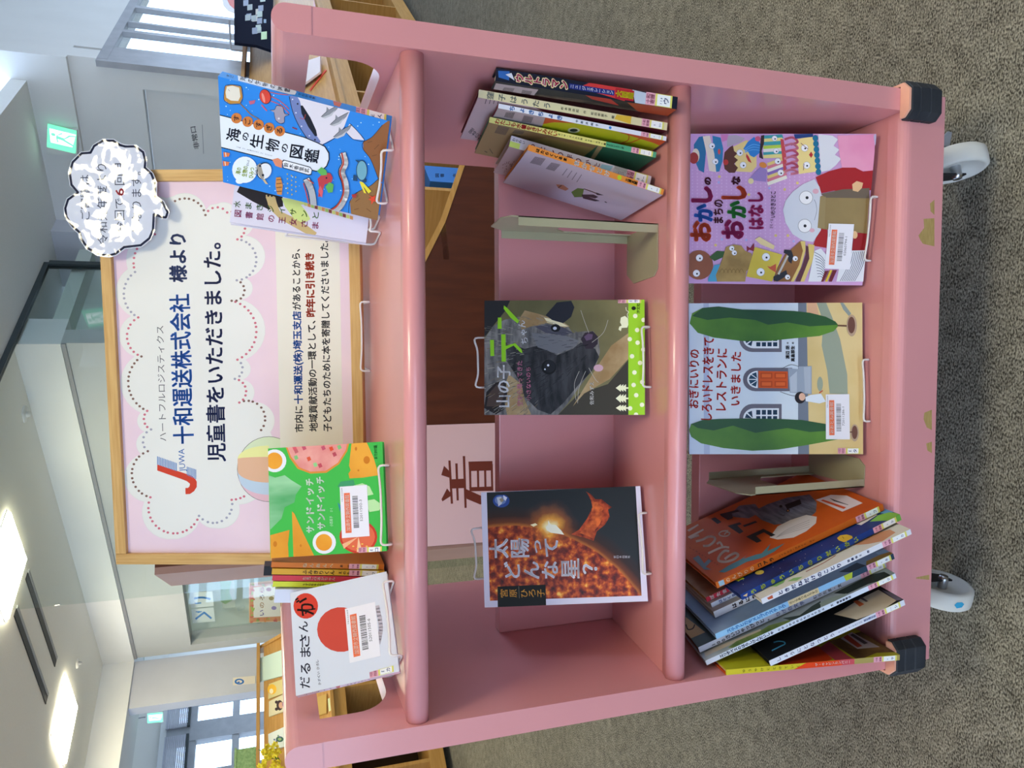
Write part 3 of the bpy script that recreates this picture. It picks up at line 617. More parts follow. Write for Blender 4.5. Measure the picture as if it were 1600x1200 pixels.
# ================================================================== the pink book truck
XO, XI, DP = .45, .4173, .53
tk = thing('book_truck', 'pink two-sided library book truck on white casters filled with picture books', 'book truck', Matrix.Translation((0, DP/2, 0)))
def side(sg):
    # panel outline in (y,z) with a window under the rounded hand rail
    outer = [(0, .247), (DP, .247), (DP, 1.122), (0, 1.122)]
    rr = .0
    hole = []
    def arc(cy, cz, ry, rz, a0, a1, n=8): return [(cy+ry*math.cos(math.radians(a0+(a1-a0)*i/n)), cz+rz*math.sin(math.radians(a0+(a1-a0)*i/n))) for i in range(n+1)]
    y0, y1, z0, z1 = .060, DP-.060, 1.0265, 1.119
    hole = arc(y0+.055, z0+.045, .055, .045, 270, 180)+[(y0-.002, z1)]+[(y1+.002, z1)]+arc(y1-.055, z0+.045, .055, .045, 0, -90)
    # build the panel as quads around the hole: below, front, rear
    bm = bmesh.new(); x0, x1 = sorted((sg*XI, sg*XO))
    def pr(pts):
        a = [bm.verts.new((x0, p[0], p[1])) for p in pts]; b = [bm.verts.new((x1, p[0], p[1])) for p in pts]; n = len(a)
        bm.faces.new(a); bm.faces.new(b[::-1])
        for i in range(n): bm.faces.new((a[i], a[(i+1) % n], b[(i+1) % n], b[i]))
    hf = arc(y0+.055, z0+.045, .055, .045, 180, 270); hr = arc(y1-.055, z0+.045, .055, .045, -90, 0)
    pr([(0, .247), (DP, .247), (DP, z1), (y1+.002, z1)] + hr[::-1] + hf[::-1] + [(y0-.002, z1), (0, z1)])
    return frombm('side_panel', bm, PINK, tk)
def rail(sg):
    xc, r = sg*(XO+XI)/2, (XO-XI)/2; bm = bmesh.new(); z0, zc = 1.119, 1.163-r
    pts = [(xc+r, z0)]+[(xc+r*math.cos(math.pi*i/14), zc+r*math.sin(math.pi*i/14)) for i in range(15)]+[(xc-r, z0)]
    a = [bm.verts.new((p[0], -.0008, p[1])) for p in pts]; b = [bm.verts.new((p[0], DP+.0008, p[1])) for p in pts]; n = len(a)
    bm.faces.new(a); bm.faces.new(b[::-1])
    for i in range(n): bm.faces.new((a[i], a[(i+1) % n], b[(i+1) % n], b[i]))
    o = frombm('hand_rail', bm, PINK, tk); return o
for sg in (-1, 1): side(sg); rail(sg)
def shelf(name, ya, yb, za, zb, th=.026, nose=(1, 1)):
    """board from front edge (ya,za top) to rear edge (yb,zb top) with half-round nosing"""
    r = th/2+.0015; bm = bmesh.new(); pts = []
    sl = (zb-za)/(yb-ya)
    if nose[0]: pts += [(ya+r+r*math.cos(math.radians(t)), za-th/2+r*math.sin(math.radians(t))) for t in range(270, 89, -15)]
    else: pts += [(ya, za-th), (ya, za)]
    pts += [(ya+2.2*r, za+sl*2.2*r), ] if nose[0] else []
    if nose[1]: pts += [(yb-2.2*r, zb-sl*2.2*r)]+[(yb-r+r*math.cos(math.radians(t)), zb-th/2+r*math.sin(math.radians(t))) for t in range(90, -91, -15)]
    else: pts += [(yb, zb), (yb, zb-th)]
    if nose[1]: pts += [(yb-2.2*r, zb-th)]
    if nose[0]: pts += [(ya+2.2*r, za-th)]
    x = XI-.0003; a = [bm.verts.new((-x, p[0], p[1])) for p in pts]; b = [bm.verts.new((x, p[0], p[1])) for p in pts]; n = len(a)
    bm.faces.new(a); bm.faces.new(b[::-1])
    for i in range(n): bm.faces.new((a[i], b[i], b[(i+1) % n], a[(i+1) % n]))
    o = frombm(name, bm, PINK, tk); 
    for p in o.data.polygons: p.use_smooth = len(p.vertices) == 4 and p.area < .02
    return o
ZT = lambda y: 1.0127
ZM = lambda y: .638-.112*y
ZB = lambda y: .2495-.05*y
CY0, CY1 = .252, .278
shelf('shelf', .004, DP-.004, 1.0127, 1.0127)
shelf('shelf', .006, CY0, ZM(.006), ZM(CY0), nose=(1, 0)); shelf('shelf', CY1, DP-.006, ZM(CY0), ZM(.006), nose=(0, 1))
shelf('shelf', .03, CY0, ZB(.03), ZB(CY0), nose=(0, 0), th=.02); shelf('shelf', CY1, DP-.03, ZB(CY0), ZB(.03), nose=(0, 0), th=.02)
box('centre_panel', -XI+.0003, XI-.0003, CY0, CY1, .585, .817, PINK, tk, .002); box('centre_panel', -XI+.0003, XI-.0003, CY0, CY1, .21, .438, PINK, tk, .002)
# plinth aprons with a rounded upper edge, worn to the wood along the lower edge
for nm, y0, sgn in (('apron', .0, 1), ('apron', DP, -1)):
    bm = bmesh.new(); r = .016; pts = [(y0, .168), (y0, .249-r)]+[(y0+sgn*(r-r*math.cos(math.radians(t))), .249-r+r*math.sin(math.radians(t))) for t in (15, 30, 45, 60, 75, 90)]+[(y0+sgn*.03, .249), (y0+sgn*.03, .168)]
    a = [bm.verts.new((-XO+.004, p[0], p[1])) for p in pts]; b = [bm.verts.new((XO-.004, p[0], p[1])) for p in pts]; n = len(a)
    bm.faces.new(a); bm.faces.new(b[::-1])
    for i in range(n): bm.faces.new((a[i], a[(i+1) % n], b[(i+1) % n], b[i]))
    ap = frombm(nm, bm, PINK, tk)
    if sgn == 1:
        B = Art((0, .0, 0), (1, 0, 0), (0, 0, 1), (0, -1, 0), (-.44, .44, .1682, .235)); PLY = noisy('bare_plywood', (.36, .24, .08), (.50, .36, .14), scale=60, stretch=(1, 1, 20))
        B.P(PLY, [(1460, 341), (1443, 342), (1444, 356), (1435, 368), (1438, 375), (1442, 381), (1460, 385)])
        B.P(PLY, [(1460, 312), (1453, 318), (1454, 330), (1460, 336)]); B.P(PLY, [(1456, 640), (1444, 645), (1443, 655), (1448, 668), (1456, 672)]); B.P(PLY, [(1456, 690), (1447, 693), (1449, 704), (1456, 708)])
        B.P(PLY, [(1452, 898), (1432, 902), (1431, 904), (1452, 906)]); B.make('worn_patch', ap); 
# base board ends with black rubber corner bumpers
for sx in (-1, 1):
    box('base_end', *sorted((sx*(XI+.002), sx*(XO+.002))), .02, DP-.02, .176, .246, PINK, tk, .003)
    for sy in (0, 1):
        bm = bmesh.new()
        def ring(z, g):
            xa, xb = .402-g, .459+g; ya, yb = -.020-g, .075+g; c = .012; yi = -.0004
            pts = [(xa, ya+.010), (xa+.010, ya), (xb-c, ya), (xb, ya+c), (xb, yb), (.4526, yb), (.4526, yi), (xa, yi)]
            if sy: pts = [(p[0], DP-p[1]) for p in pts]
            return [bm.verts.new((sx*p[0], p[1], z)) for p in pts]
        zs = [(.196, -.001), (.2, 0), (.217, 0), (.2185, -.0012), (.22, 0), (.237, 0), (.2385, -.0012), (.24, 0), (.253, 0), (.2545, -.001)]
        R_ = [ring(z, g) for z, g in zs]
        for A_, B_ in zip(R_, R_[1:]):
            for i in range(8): bm.faces.new((A_[i], A_[(i+1) % 8], B_[(i+1) % 8], B_[i]))
        bm.faces.new(R_[0]); bm.faces.new(R_[-1][::-1]); frombm('corner_bumper', bm, RUBBER, tk)
        bm = bmesh.new(); R_ = [ring(.254, -.002), ring(.2575, -.0025)]
        for i in range(8): bm.faces.new((R_[0][i], R_[0][(i+1) % 8], R_[1][(i+1) % 8], R_[1][i]))
        bm.faces.new(R_[0]); bm.faces.new(R_[-1][::-1]); frombm('corner_plate', bm, noisy('pink_corner', (.74, .38, .28), (.76, .40, .30), scale=3, rough=.35), tk)
def caster(x, y, ang, brake):
    c = np.array([x, y, .0505]); ax = np.array([math.cos(ang), math.sin(ang), 0]); fw_ = np.array([-math.sin(ang), math.cos(ang), 0])
    t = bpy.data.objects.new('caster', None); COL.objects.link(t); t.parent = tk; t.matrix_parent_inverse = Matrix.Identity(4); t.location = (x, y-DP/2, 0)
    wd = .016
    lathe('wheel', [(-wd*.35, .012), (-wd*.45, .034), (-wd, .040), (-wd, .046), (-wd+.003, .0495), (0, .0502), (wd-.003, .0495), (wd, .046), (wd, .040), (wd*.45, .034), (wd*.35, .012)], c, ax, NYLON, t, 48)
    lathe('axle_bolt', [(-wd-.012, 0), (-wd-.012, .007), (-wd-.006, .0085), (wd+.006, .0085), (wd+.012, .007), (wd+.012, 0)], c, ax, STEEL, t, 16)
    sw = c+fw_*.032; z1 = .150
    for s in (-1, 1):
        p0 = c+ax*s*(wd+.004); bm = bmesh.new()
        pts = [p0+np.array([0, 0, -.012])-fw_*.008, p0+np.array([0, 0, -.012])+fw_*.010, sw+ax*s*(wd+.004)+fw_*.028+np.array([0, 0, .095-.0505+.038]), sw+ax*s*(wd+.004)-fw_*.026+np.array([0, 0, .095-.0505+.038])]
        prism('fork_arm', pts, ax*s*.003, BLACKSTEEL, t)
    box('swivel_plate', sw[0]-.034, sw[0]+.034, sw[1]-.034, sw[1]+.034, .131, .136, BLACKSTEEL, t)
    lathe('swivel_stem', [(0, .022), (.022, .022), (.03, .028), (.034, .028)], (sw[0], sw[1], .135), (0, 0, 1), STEEL, t)
    if brake:
        p = c+ax*(-.0)+np.array([0, 0, 0]); 
        b0 = c+ax*(wd+.008)-fw_*.012+np.array([0, 0, .015])
        pts = [b0+fw_*.03+np.array([0, 0, .03]), b0+np.array([0, 0, .028]), b0+ax*.014-fw_*.0+np.array([0, 0, .018]), b0+ax*.026-fw_*.004+np.array([0, 0, .005]), b0+ax*.026-fw_*.002+np.array([0, 0, -.006]), b0+ax*.014+np.array([0, 0, -.002]), b0+np.array([0, 0, .004])]
        prism('brake_pedal', pts, fw_*.004, flat('#9a9fa8', .35), t)
caster(.372, .082, math.radians(14), True); caster(-.372, .084, math.radians(-12), False)
caster(.372, DP-.085, math.radians(-10), False); caster(-.372, DP-.085, math.radians(8), False)
# small blue sticker scrap stuck on the left front wheel
bm = bmesh.new(); c = np.array([-.372, .084, .0505]); ax = np.array([math.cos(math.radians(-12)), math.sin(math.radians(-12)), 0]); fwv = np.array([-math.sin(math.radians(-12)), math.cos(math.radians(-12)), 0]); R0 = .0506
pts = [(-.004, 8), (.002, 4), (.006, 10), (.005, 20), (.000, 24), (-.006, 18)]
vs = [bm.verts.new(Vector(c+ax*u-fwv*R0*math.cos(math.radians(t))+np.array([0, 0, R0*math.sin(math.radians(t))]))) for u, t in pts]; bm.faces.new(vs)
w_ = [o for o in tk.children if o.name.startswith('caster')][1]
frombm('sticker_scrap', bm, flat('#3aa0c8', .5), w_)
# ================================================================== books
def Rm(yaw, pit, rol):
    return Matrix.Rotation(yaw, 4, 'Z') @ Matrix.Rotation(rol, 4, 'Y') @ Matrix.Rotation(pit, 4, 'X')
class Book:
    def __init__(s, par, name, label, cat, group, col, faceout, spine='L', spinecol=None, tb=.0018, inset=.003, backcol=None):
        x, y, z, yw, pt, rl, W, T, H = par; s.W, s.T, s.H = W, T, H
        s.M = Matrix.Translation((x, y, z)) @ Rm(yw, pt, rl); s.root = thing(name, label, cat, s.M, group)
        m = np.array(s.M); s.o, s.ex, s.ey, s.ez = m[:3, 3], m[:3, 0], m[:3, 1], m[:3, 2]
        sc = spinecol or col; bc = backcol or col; e = .0005; bm = bmesh.new()
        if faceout:
            boards = [((0, W, 0, tb), col), ((0, W, T-tb, T), bc), (((0, tb, tb, T-tb) if spine == 'L' else (W-tb, W, tb, T-tb)), sc)]
            pg = (tb if spine == 'L' else inset, W-inset if spine == 'L' else W-tb, tb, T-tb)
        else:
            boards = [((0, tb, 0, T), bc), ((W-tb, W, 0, T), col), ((tb, W-tb, 0, tb), sc)]; pg = (tb, W-tb, tb, T-inset)
        s.v, s.f, s.mi, s.mats = [], [], [], []
        for (x0, x1, y0, y1), c in boards:
            m_ = flat(c) if isinstance(c, str) else c
            if m_ not in s.mats: s.mats.append(m_)
            b = len(s.v); s.v += [s.o+s.ex*a+s.ey*q+s.ez*h for a in (x0, x1) for q in (y0, y1) for h in (0, H)]
            s.f += [[b+i for i in f] for f in ((0, 1, 3, 2), (4, 6, 7, 5), (0, 4, 5, 1), (2, 3, 7, 6), (0, 2, 6, 4), (1, 5, 7, 3))]; s.mi += [s.mats.index(m_)]*6
        b = inset; box('page_block', pg[0]+e, pg[1]-e, pg[2]+e, pg[3]-e, b, H-b, PAGES, s.root, world=False)
        s.arts = []
    def front(s): return s._a(s.o, s.ex, s.ez, -s.ey, (0, s.W, 0, s.H))
    def left(s): return s._a(s.o+s.ey*s.T, -s.ey, s.ez, -s.ex, (0, s.T, 0, s.H))
    def right(s): return s._a(s.o+s.ex*s.W, s.ey, s.ez, s.ex, (0, s.T, 0, s.H))
    def _a(s, *a): A = Art(*a); s.arts.append(A); return A
    def done(s):
        for A in s.arts:
            b = len(s.v); s.v += A.v; s.f += [[b+i for i in f] for f in A.f]
            mp = []
            for m in A.mats:
                if m not in s.mats: s.mats.append(m)
                mp.append(s.mats.index(m))
            s.mi += [mp[i] for i in A.mi]
        return mesh('cover', s.v, s.f, s.mats, s.mi, s.root)
LIB = '加須市立騎西図書館'
GT, GM, GB = 'books on the top shelf', 'books on the middle shelf', 'books on the bottom shelf'
def wirestand(par, zf, label, hw=.045, back=.13, over=1.05, group='white wire book stands', cx=.5, xback=None):
    x, y, z, yw, pt, rl, W, T, H = par; R3 = np.array(Matrix.Rotation(yw, 3, 'Z')); M = np.array(Matrix.Translation((x, y, z)) @ Rm(yw, pt, rl))
    c = (M @ np.array([W*cx, 0, 0, 1]))[:3]; ex, ey = R3[:, 0], R3[:, 1]; r = .0016
    def P(u, v, h=0): p = c+ex*u+ey*v; p[2] = zf(p[1])+r+.0004+h; return p
    lean = -math.tan(pt); T_ = T+.006
    def K(u, h): p = c+ex*u+ey*(T_+h*lean*1.0+.002); p[2] = c[2]+h; return p
    hb_ = H*over*math.cos(pt); yl = -.010
    pts = [P(-hw, yl, .0), P(-hw, yl, .016), P(-hw*.4, yl, .0135), P(hw*.4, yl, .0135), P(hw, yl, .016), P(hw, yl, .0), P(hw, back), K(hw*.85, hb_), K(hw*.45, hb_-.006), K(-hw*.45, hb_-.006), K(-hw*.85, hb_), P(-hw, back)]
    o = tube('wire_book_stand', pts, r, WIRE, None, closed=True, n=8)
    return tag(o, label, 'book stand', group)
# ---------- middle shelf, face out: the masked wild animal
p = (-.0427, .0872, .6384, .0788, -.3488, .0261, .1736, .0123, .2419)
b = Book(p, 'picture_book', 'photo book with a dark furry animal, face-out on the middle shelf', 'book', GM, '#6e6846', True, 'R', '#9fd02e')
A = b.front().crop(680, 360, 4)
OLIVE = noisy('olive_blur', (.115, .105, .045), (.20, .18, .08), scale=9, rough=.35); FUR = noisy('dark_fur', (.006, .006, .008), (.045, .045, .052), scale=26, rough=.4, stretch=(1, 1, 4)); FUR2 = noisy('grey_fur', (.07, .07, .075), (.24, .23, .22), scale=30, rough=.4, stretch=(1, 1, 4)); TAN = noisy('tan_fur', (.30, .19, .08), (.46, .34, .18), scale=26, rough=.4)
A.full(OLIVE)
A.P('#26272a', [(300, 435), (470, 435), (440, 500), (360, 600), (300, 680)])
A.P('#3c382f', [(760, 1160), (900, 1020), (1080, 960), (1215, 800), (1215, 1160)]); A.P(TAN, [(1000, 870), (1100, 720), (1210, 640), (1210, 800), (1090, 930), (930, 1020), (860, 1100)])
A.P(FUR2, [(300, 690), (360, 600), (430, 560), (520, 540), (640, 540), (760, 560), (830, 600), (860, 640), (930, 630), (990, 630), (1020, 680), (1030, 760), (1010, 830), (960, 900), (900, 980), (830, 1080), (760, 1160), (300, 1160)])
A.P(TAN, [(520, 560), (560, 500), (640, 520), (700, 540), (780, 560), (840, 600), (800, 610), (700, 580), (600, 600), (540, 620)]); A.P('#e9dfb8', [(680, 545), (760, 560), (830, 600), (780, 600), (700, 575)])
A.P('#4b4a58', [(620, 600), (700, 590), (800, 605), (860, 640), (800, 660), (690, 640)]); A.P('#23252f', [(690, 530), (760, 450), (850, 440), (870, 480), (850, 540), (800, 580), (730, 560)])
A.P(FUR, [(440, 700), (560, 740), (640, 720), (760, 780), (860, 740), (910, 700), (1000, 740), (1025, 790), (980, 880), (900, 960), (800, 1080), (720, 1150), (640, 1120), (560, 1040), (520, 930), (450, 820)])
A.P('#6f7076', [(600, 640), (820, 660), (900, 690), (870, 730), (760, 770), (640, 730)])
A.P(TAN, [(460, 900), (540, 960), (560, 1060), (600, 1150), (450, 1155), (420, 1010)]); A.P('#20191a', [(305, 1110), (320, 1010), (380, 950), (440, 935), (450, 1020), (430, 1120), (380, 1150)]); A.P('#4a3a34', [(320, 1100), (335, 1020), (385, 965), (425, 955), (430, 1020), (410, 1100)])
A.P('#2e2430', [(910, 680), (935, 640), (985, 630), (1018, 665), (1015, 710), (985, 740), (940, 740)]); A.P('#5e4a66', [(930, 665), (955, 645), (985, 650), (980, 680), (945, 690)])
rn = random.Random(21); A.k += 1
for k in range(520):
    x, y = rn.uniform(310, 960), rn.uniform(450, 1150); dx, dy = x-1040, y-690; l = math.hypot(dx, dy)
    edge_ = 545+max(0, 520-x)*.35 if x < 700 else 560+(x-700)*.4
    if y < edge_ or y > 1160-max(0, x-560)*.85: continue
    dark = x > 560 and 640 < y < 1060; face = 600 < x < 900 and 600 < y < 760
    c = rn.choice(('#5d5d62', '#77777a', '#3c3d44') if face else ('#141418', '#1e1e24', '#3a3a44', '#0a0a0d') if dark else ('#8a8984', '#6d6c6a', '#a9a493', '#53524f', '#7c6a4a'))
    m = rn.uniform(22, 48); A.L(c, rn.uniform(1.6, 3.4), [(x, y), (x+dx/l*m, y+dy/l*m+rn.uniform(-6, 6))], False)
A.E('#08090c', 710, 855, 46, 46); A.E('#1b1c22', 715, 850, 36, 38); A.E('#eef2ff', 706, 843, 7); A.E('#dfe4f0', 686, 868, 5)
A.E('#0d0e12', 752, 610, 30, 24); A.E('#ccd3e2', 748, 612, 12, 10)
for q in ([(980, 700), (1050, 640), (1080, 560)], [(940, 880), (900, 980), (890, 1080)], [(960, 860), (1000, 930), (1020, 950)], [(900, 880), (870, 960), (880, 1060)], [(960, 640), (930, 560), (910, 500)]): A.C('#b7b4ad', 2.5, q)
A.E('#c9a3b4', 1020, 860, 30, 22)
A.P('#9ed62c', [(1207, 430), (1310, 430), (1310, 1162), (1207, 1162)])
for x, y in ((1250, 535), (1262, 623), (1265, 702), (1230, 787), (1280, 828), (1245, 888), (1240, 966), (1256, 1030), (1292, 1090), (1218, 1112), (1302, 560), (1300, 745), (1216, 680), (1293, 948), (1255, 1152)): A.E('#f1f6d6', x, y, 14, 14)
for y, sc in ((985, 1), (1050, 1.15), (1110, .85)):
    for k in range(3): A.P('#f0f2cf', [(1128+k*18, y), (1160+k*16, y-24*sc), (1160+k*16, y+24*sc)])
    A.P('#f0f2cf', [(1175, y-5), (1207, y-5), (1207, y+5), (1175, y+5)])
A.P('#f0f2cf', [(1145, 620), (1160, 630), (1165, 610), (1200, 608), (1207, 590), (1205, 550), (1185, 535), (1160, 545), (1155, 575), (1165, 595), (1150, 602)]); A.C('#f0f2cf', 5, [(1205, 545), (1200, 525), (1208, 510), (1195, 500), (1192, 482)])
A.T('#fbfbff', '山の子', 470, 1105, 470, 842, 88, .022)
A.P('#8fd024', [(345, 785), (343, 685), (367, 685), (369, 785)]); A.P('#8fd024', [(415, 820), (413, 650), (440, 650), (442, 820)]); A.P('#8fd024', [(440, 745), (490, 720), (530, 760), (545, 768), (540, 745), (500, 705), (440, 722)]); A.P('#8fd024', [(390, 615), (392, 545), (414, 545), (416, 615)]); A.P('#8fd024', [(430, 470), (450, 485), (525, 565), (515, 582), (470, 545), (428, 490)])
A.T('#fbfbff', 'ちゃん', 585, 705, 560, 560, 48, .012); A.T('#ea94b8', '空から降ってきた', 547, 1097, 545, 815, 36, .01); A.T('#ea94b8', '小さないのち', 600, 1062, 597, 855, 32, .01)
A.T('#f0f0f0', '佐和みずえ', 992, 1090, 992, 945, 27, .012); A.T('#1d2210', '汐文社', 1280, 520, 1280, 455, 22, .01); A.E('#1d2210', 1240, 487, 14, 12)
spinelabel(A, (1142, 455), (145, 0), (0, -26), 'E', 'サ', b.root)
b.done(); wirestand(p, ZM, 'white wire stand holding the photo book with the dark furry animal', back=.125, over=1.045)
# ---------- middle shelf, face out: the sun photograph
p = (-.3232, .0747, .6378, .2207, -.3225, .0321, .1719, .0122, .2463)
b = Book(p, 'picture_book', 'white bordered photo book with a fiery orange sun, face-out on middle shelf', 'book', GM, '#e6e4f2', True, 'R', '#14161c')
A = b.front().crop(680, 660, 4)
A.full('#dedcf0'); SUN = noisy('solar_surface', (.11, .008, .002), (.75, .16, .014), scale=42, rough=.35, detail=8, lo=.38, hi=.72); NIGHT = noisy('dark_space', (.010, .012, .014), (.022, .028, .034), scale=9, rough=.3)
inner = [(322, 438), (1252, 398), (1290, 1083), (342, 1115)]
def sunprint(A):
    L3 = [A.uv(*q) for q in ((345, 655), (800, 702), (1275, 1075))]; (ax, ay), (bx_, by), (cx_, cy_) = L3
    D_ = 2*(ax*(by-cy_)+bx_*(cy_-ay)+cx_*(ay-by)); q2 = lambda x, y: x*x+y*y
    ux = (q2(ax, ay)*(by-cy_)+q2(bx_, by)*(cy_-ay)+q2(cx_, cy_)*(ay-by))/D_; uz = (q2(ax, ay)*(cx_-bx_)+q2(bx_, by)*(ax-cx_)+q2(cx_, cy_)*(bx_-ax))/D_
    R_ = math.hypot(ax-ux, ay-uz); fx, fz = A.uv(722, 655)
    m = bpy.data.materials.new('sun_print'); m.use_nodes = True; nt = m.node_tree; B_ = nt.nodes['Principled BSDF']; N = nt.nodes.new; K = nt.links.new
    tc = N('ShaderNodeTexCoord'); sp = N('ShaderNodeSeparateXYZ'); cb = N('ShaderNodeCombineXYZ'); K(tc.outputs['Object'], sp.inputs[0]); K(sp.outputs[0], cb.inputs[0]); K(sp.outputs[2], cb.inputs[2])
    def noise(sc, det): n = N('ShaderNodeTexNoise'); n.inputs['Scale'].default_value = sc; n.inputs['Detail'].default_value = det; K(cb.outputs[0], n.inputs['Vector']); return n
    def dist(c, amp, sc, det):
        n = noise(sc, det); v = N('ShaderNodeVectorMath'); v.operation = 'MULTIPLY_ADD'; v.inputs[1].default_value = (amp, 0, amp); K(n.outputs['Color'], v.inputs[0]); K(cb.outputs[0], v.inputs[2])
        d = N('ShaderNodeVectorMath'); d.operation = 'DISTANCE'; d.inputs[1].default_value = (c[0]+amp/2, 0, c[1]+amp/2); K(v.outputs[0], d.inputs[0]); return d.outputs['Value']
    def ramp(src, lo, hi, stops):
        mr = N('ShaderNodeMapRange'); mr.inputs['From Min'].default_value = lo; mr.inputs['From Max'].default_value = hi; K(src, mr.inputs[0]); r = N('ShaderNodeValToRGB'); K(mr.outputs[0], r.inputs[0])
        while len(r.color_ramp.elements) < len(stops): r.color_ramp.elements.new(.5)
        for e, (p, c) in zip(r.color_ramp.elements, stops): e.position = p; e.color = (*c, 1)
        return r.outputs[0]
    surf = ramp(noise(95, 9).outputs[0], .3, .72, [(0, (.035, .002, .001)), (.35, (.20, .016, .004)), (.6, (.52, .075, .008)), (.82, (.80, .25, .02)), (1, (1, .6, .12))])
    dl = dist((ux, uz), .004, 60, 4)
    mask = ramp(dl, R_-.0012, R_+.0008, [(0, (1, 1, 1)), (1, (0, 0, 0))]); corona = ramp(dl, R_-.001, R_+.030, [(0, (.55, .17, .02)), (.18, (.16, .035, .006)), (.5, (.035, .012, .006)), (1, (.013, .016, .018))])
    flare = ramp(dist((fx, fz), .026, 34, 7), .0, .044, [(0, (1, .95, .75)), (.14, (1, .80, .35)), (.28, (.85, .36, .04)), (.5, (.26, .07, .008)), (.8, (.03, .008, .002)), (1, (0, 0, 0))])
    mx = N('ShaderNodeMixRGB'); K(mask, mx.inputs[0]); K(corona, mx.inputs[1]); K(surf, mx.inputs[2])
    li = N('ShaderNodeMixRGB'); li.blend_type = 'SCREEN'; li.inputs[0].default_value = 1; K(mx.outputs[0], li.inputs[1]); K(flare, li.inputs[2]); K(li.outputs[0], B_.inputs['Base Color'])
    B_.inputs['Roughness'].default_value = .35; B_.inputs['Specular IOR Level'].default_value = .3
    return m
A.P(sunprint(A), inner)
I = A.rect; A.rect = (.0045, b.W-.005, .012, b.H-.0065)
A.P('#fffbe2', [(690, 655), (705, 640), (706, 612), (722, 638), (755, 642), (788, 676), (806, 702), (768, 696), (724, 690), (698, 675)]); A.P('#fff1c0', [(594, 640), (626, 630), (640, 640), (615, 652)]); A.P('#ffe9a8', [(885, 702), (925, 703), (950, 722), (905, 714)])
PROM = noisy('prominence_print', (.10, .008, .004), (.62, .09, .02), scale=90, rough=.35, detail=8)
for c, kk in ((PROM, 1.0), (noisy('prominence_core', (.22, .016, .006), (.80, .17, .03), scale=80, rough=.35, detail=8), .6)): A.P(c, [(980+(x-980)*kk, 620+(y-620)*(kk*.3+.7)) for x, y in ((850, 700), (900, 670), (950, 600), (985, 520), (970, 470), (940, 430), (975, 450), (1000, 480), (1040, 480), (1075, 510), (1105, 530), (1080, 545), (1090, 590), (1060, 640), (1010, 680), (990, 740), (930, 720))])
A.E('#2f4d94', 413, 490, 52, 42); A.E('#6f86b8', 408, 486, 36, 28); A.P('#c9cdd6', [(385, 470), (410, 465), (425, 480), (415, 510), (395, 525), (390, 495)]); A.P('#9a8f78', [(400, 480), (420, 470), (430, 490), (412, 500)]); A.P('#dfe3ee', [(425, 455), (450, 470), (440, 490), (428, 480)])
for ch, x, y0, y1, h in (('太', 458, 848, 725, 118), ('陽', 588, 842, 722, 118), ('っ', 668, 815, 735, 70), ('て', 775, 838, 725, 100), ('ど', 535, 972, 868, 105), ('ん', 655, 978, 868, 105), ('な', 772, 974, 865, 108), ('星', 905, 976, 850, 120), ('？', 1022, 945, 880, 108)): A.T('#f4f2fb', ch, x, y0, x-3, y1, h, .022)
A.rect = I
for k, ch in enumerate('新日本出版社'): A.T('#e6e4ee', ch, 1130+k*17.5, 848, 1129.5+k*17.5, 832, 15, .012)
A.P('#14140f', [(389, 1026), (690, 1014), (693, 1145), (391, 1154)])
for ch, x in (('宮', 455), ('原', 512), ('ひ', 580), ('ろ', 630), ('子', 684)): A.T('#d99a33', ch, x, 1092, x-2, 1042, 48, .008)
A.L('#8a8678', 2, [(522, 1025), (526, 1098)])
A = b.right().crop(680, 660, 4); A.full('#121319')
for k, ch in enumerate('太陽ってどんな星?'): A.T('#e6e4ee', ch, 355+k*62, 427-k*2.6, 355+k*62, 410-k*2.6, 50, .01)
A.P('#e0a0b2', [(1100, 402), (1170, 399), (1170, 380), (1100, 383)]); A.P('#e2dc6c', [(1170, 399), (1255, 396), (1255, 378), (1170, 380)])
b.done(); wirestand(p, ZM, 'white wire stand holding the sun photo book', back=.13, over=1.05)
# ---------- bottom shelf, face out: house with two cypress trees
p = (-.1159, .0556, .2574, .0580, -.3357, .0183, .2471, .0101, .2819)
b = Book(p, 'picture_book', 'picture book of a white house between two tall green trees, bottom shelf', 'book', GB, '#cfdcea', True, 'L', '#c4382c')
A = b.front().crop(1040, 440, 4)
HOUSE = noisy('painted_wall', '#c9d6ea', '#dfeaf0', scale=5, rough=.4); SAND = noisy('painted_sand', '#d3b87a', '#e0ca92', scale=8, rough=.4); TREE = noisy('painted_green', '#3f6d2c', '#5e8f34', scale=9, rough=.4); TREED = noisy('painted_dark_green', '#234c34', '#2f5a33', scale=9, rough=.4)
A.full(HOUSE); A.P('#b6c2dc', [(236, 120), (270, 120), (276, 1090), (240, 1090)]); A.P('#bccbe4', [(100, 120), (150, 120), (150, 1090), (100, 1090)])
A.P(SAND, [(880, 120), (1250, 120), (1250, 1090), (880, 1090)]); A.P('#dcae8c', [(885, 125), (940, 125), (960, 215), (885, 190)])
A.P('#98a392', [(940, 120), (1000, 125), (1040, 220), (1090, 360), (1135, 580), (1138, 705), (1025, 700), (1010, 560), (975, 400), (985, 250)]); A.P('#8f9b96', [(1085, 120), (1105, 125), (1160, 200), (1145, 215), (1110, 175)]); A.E('#98a392', 965, 640, 18, 46)
A.P('#737d8e', [(828, 120), (880, 120), (897, 1090), (828, 1090)])
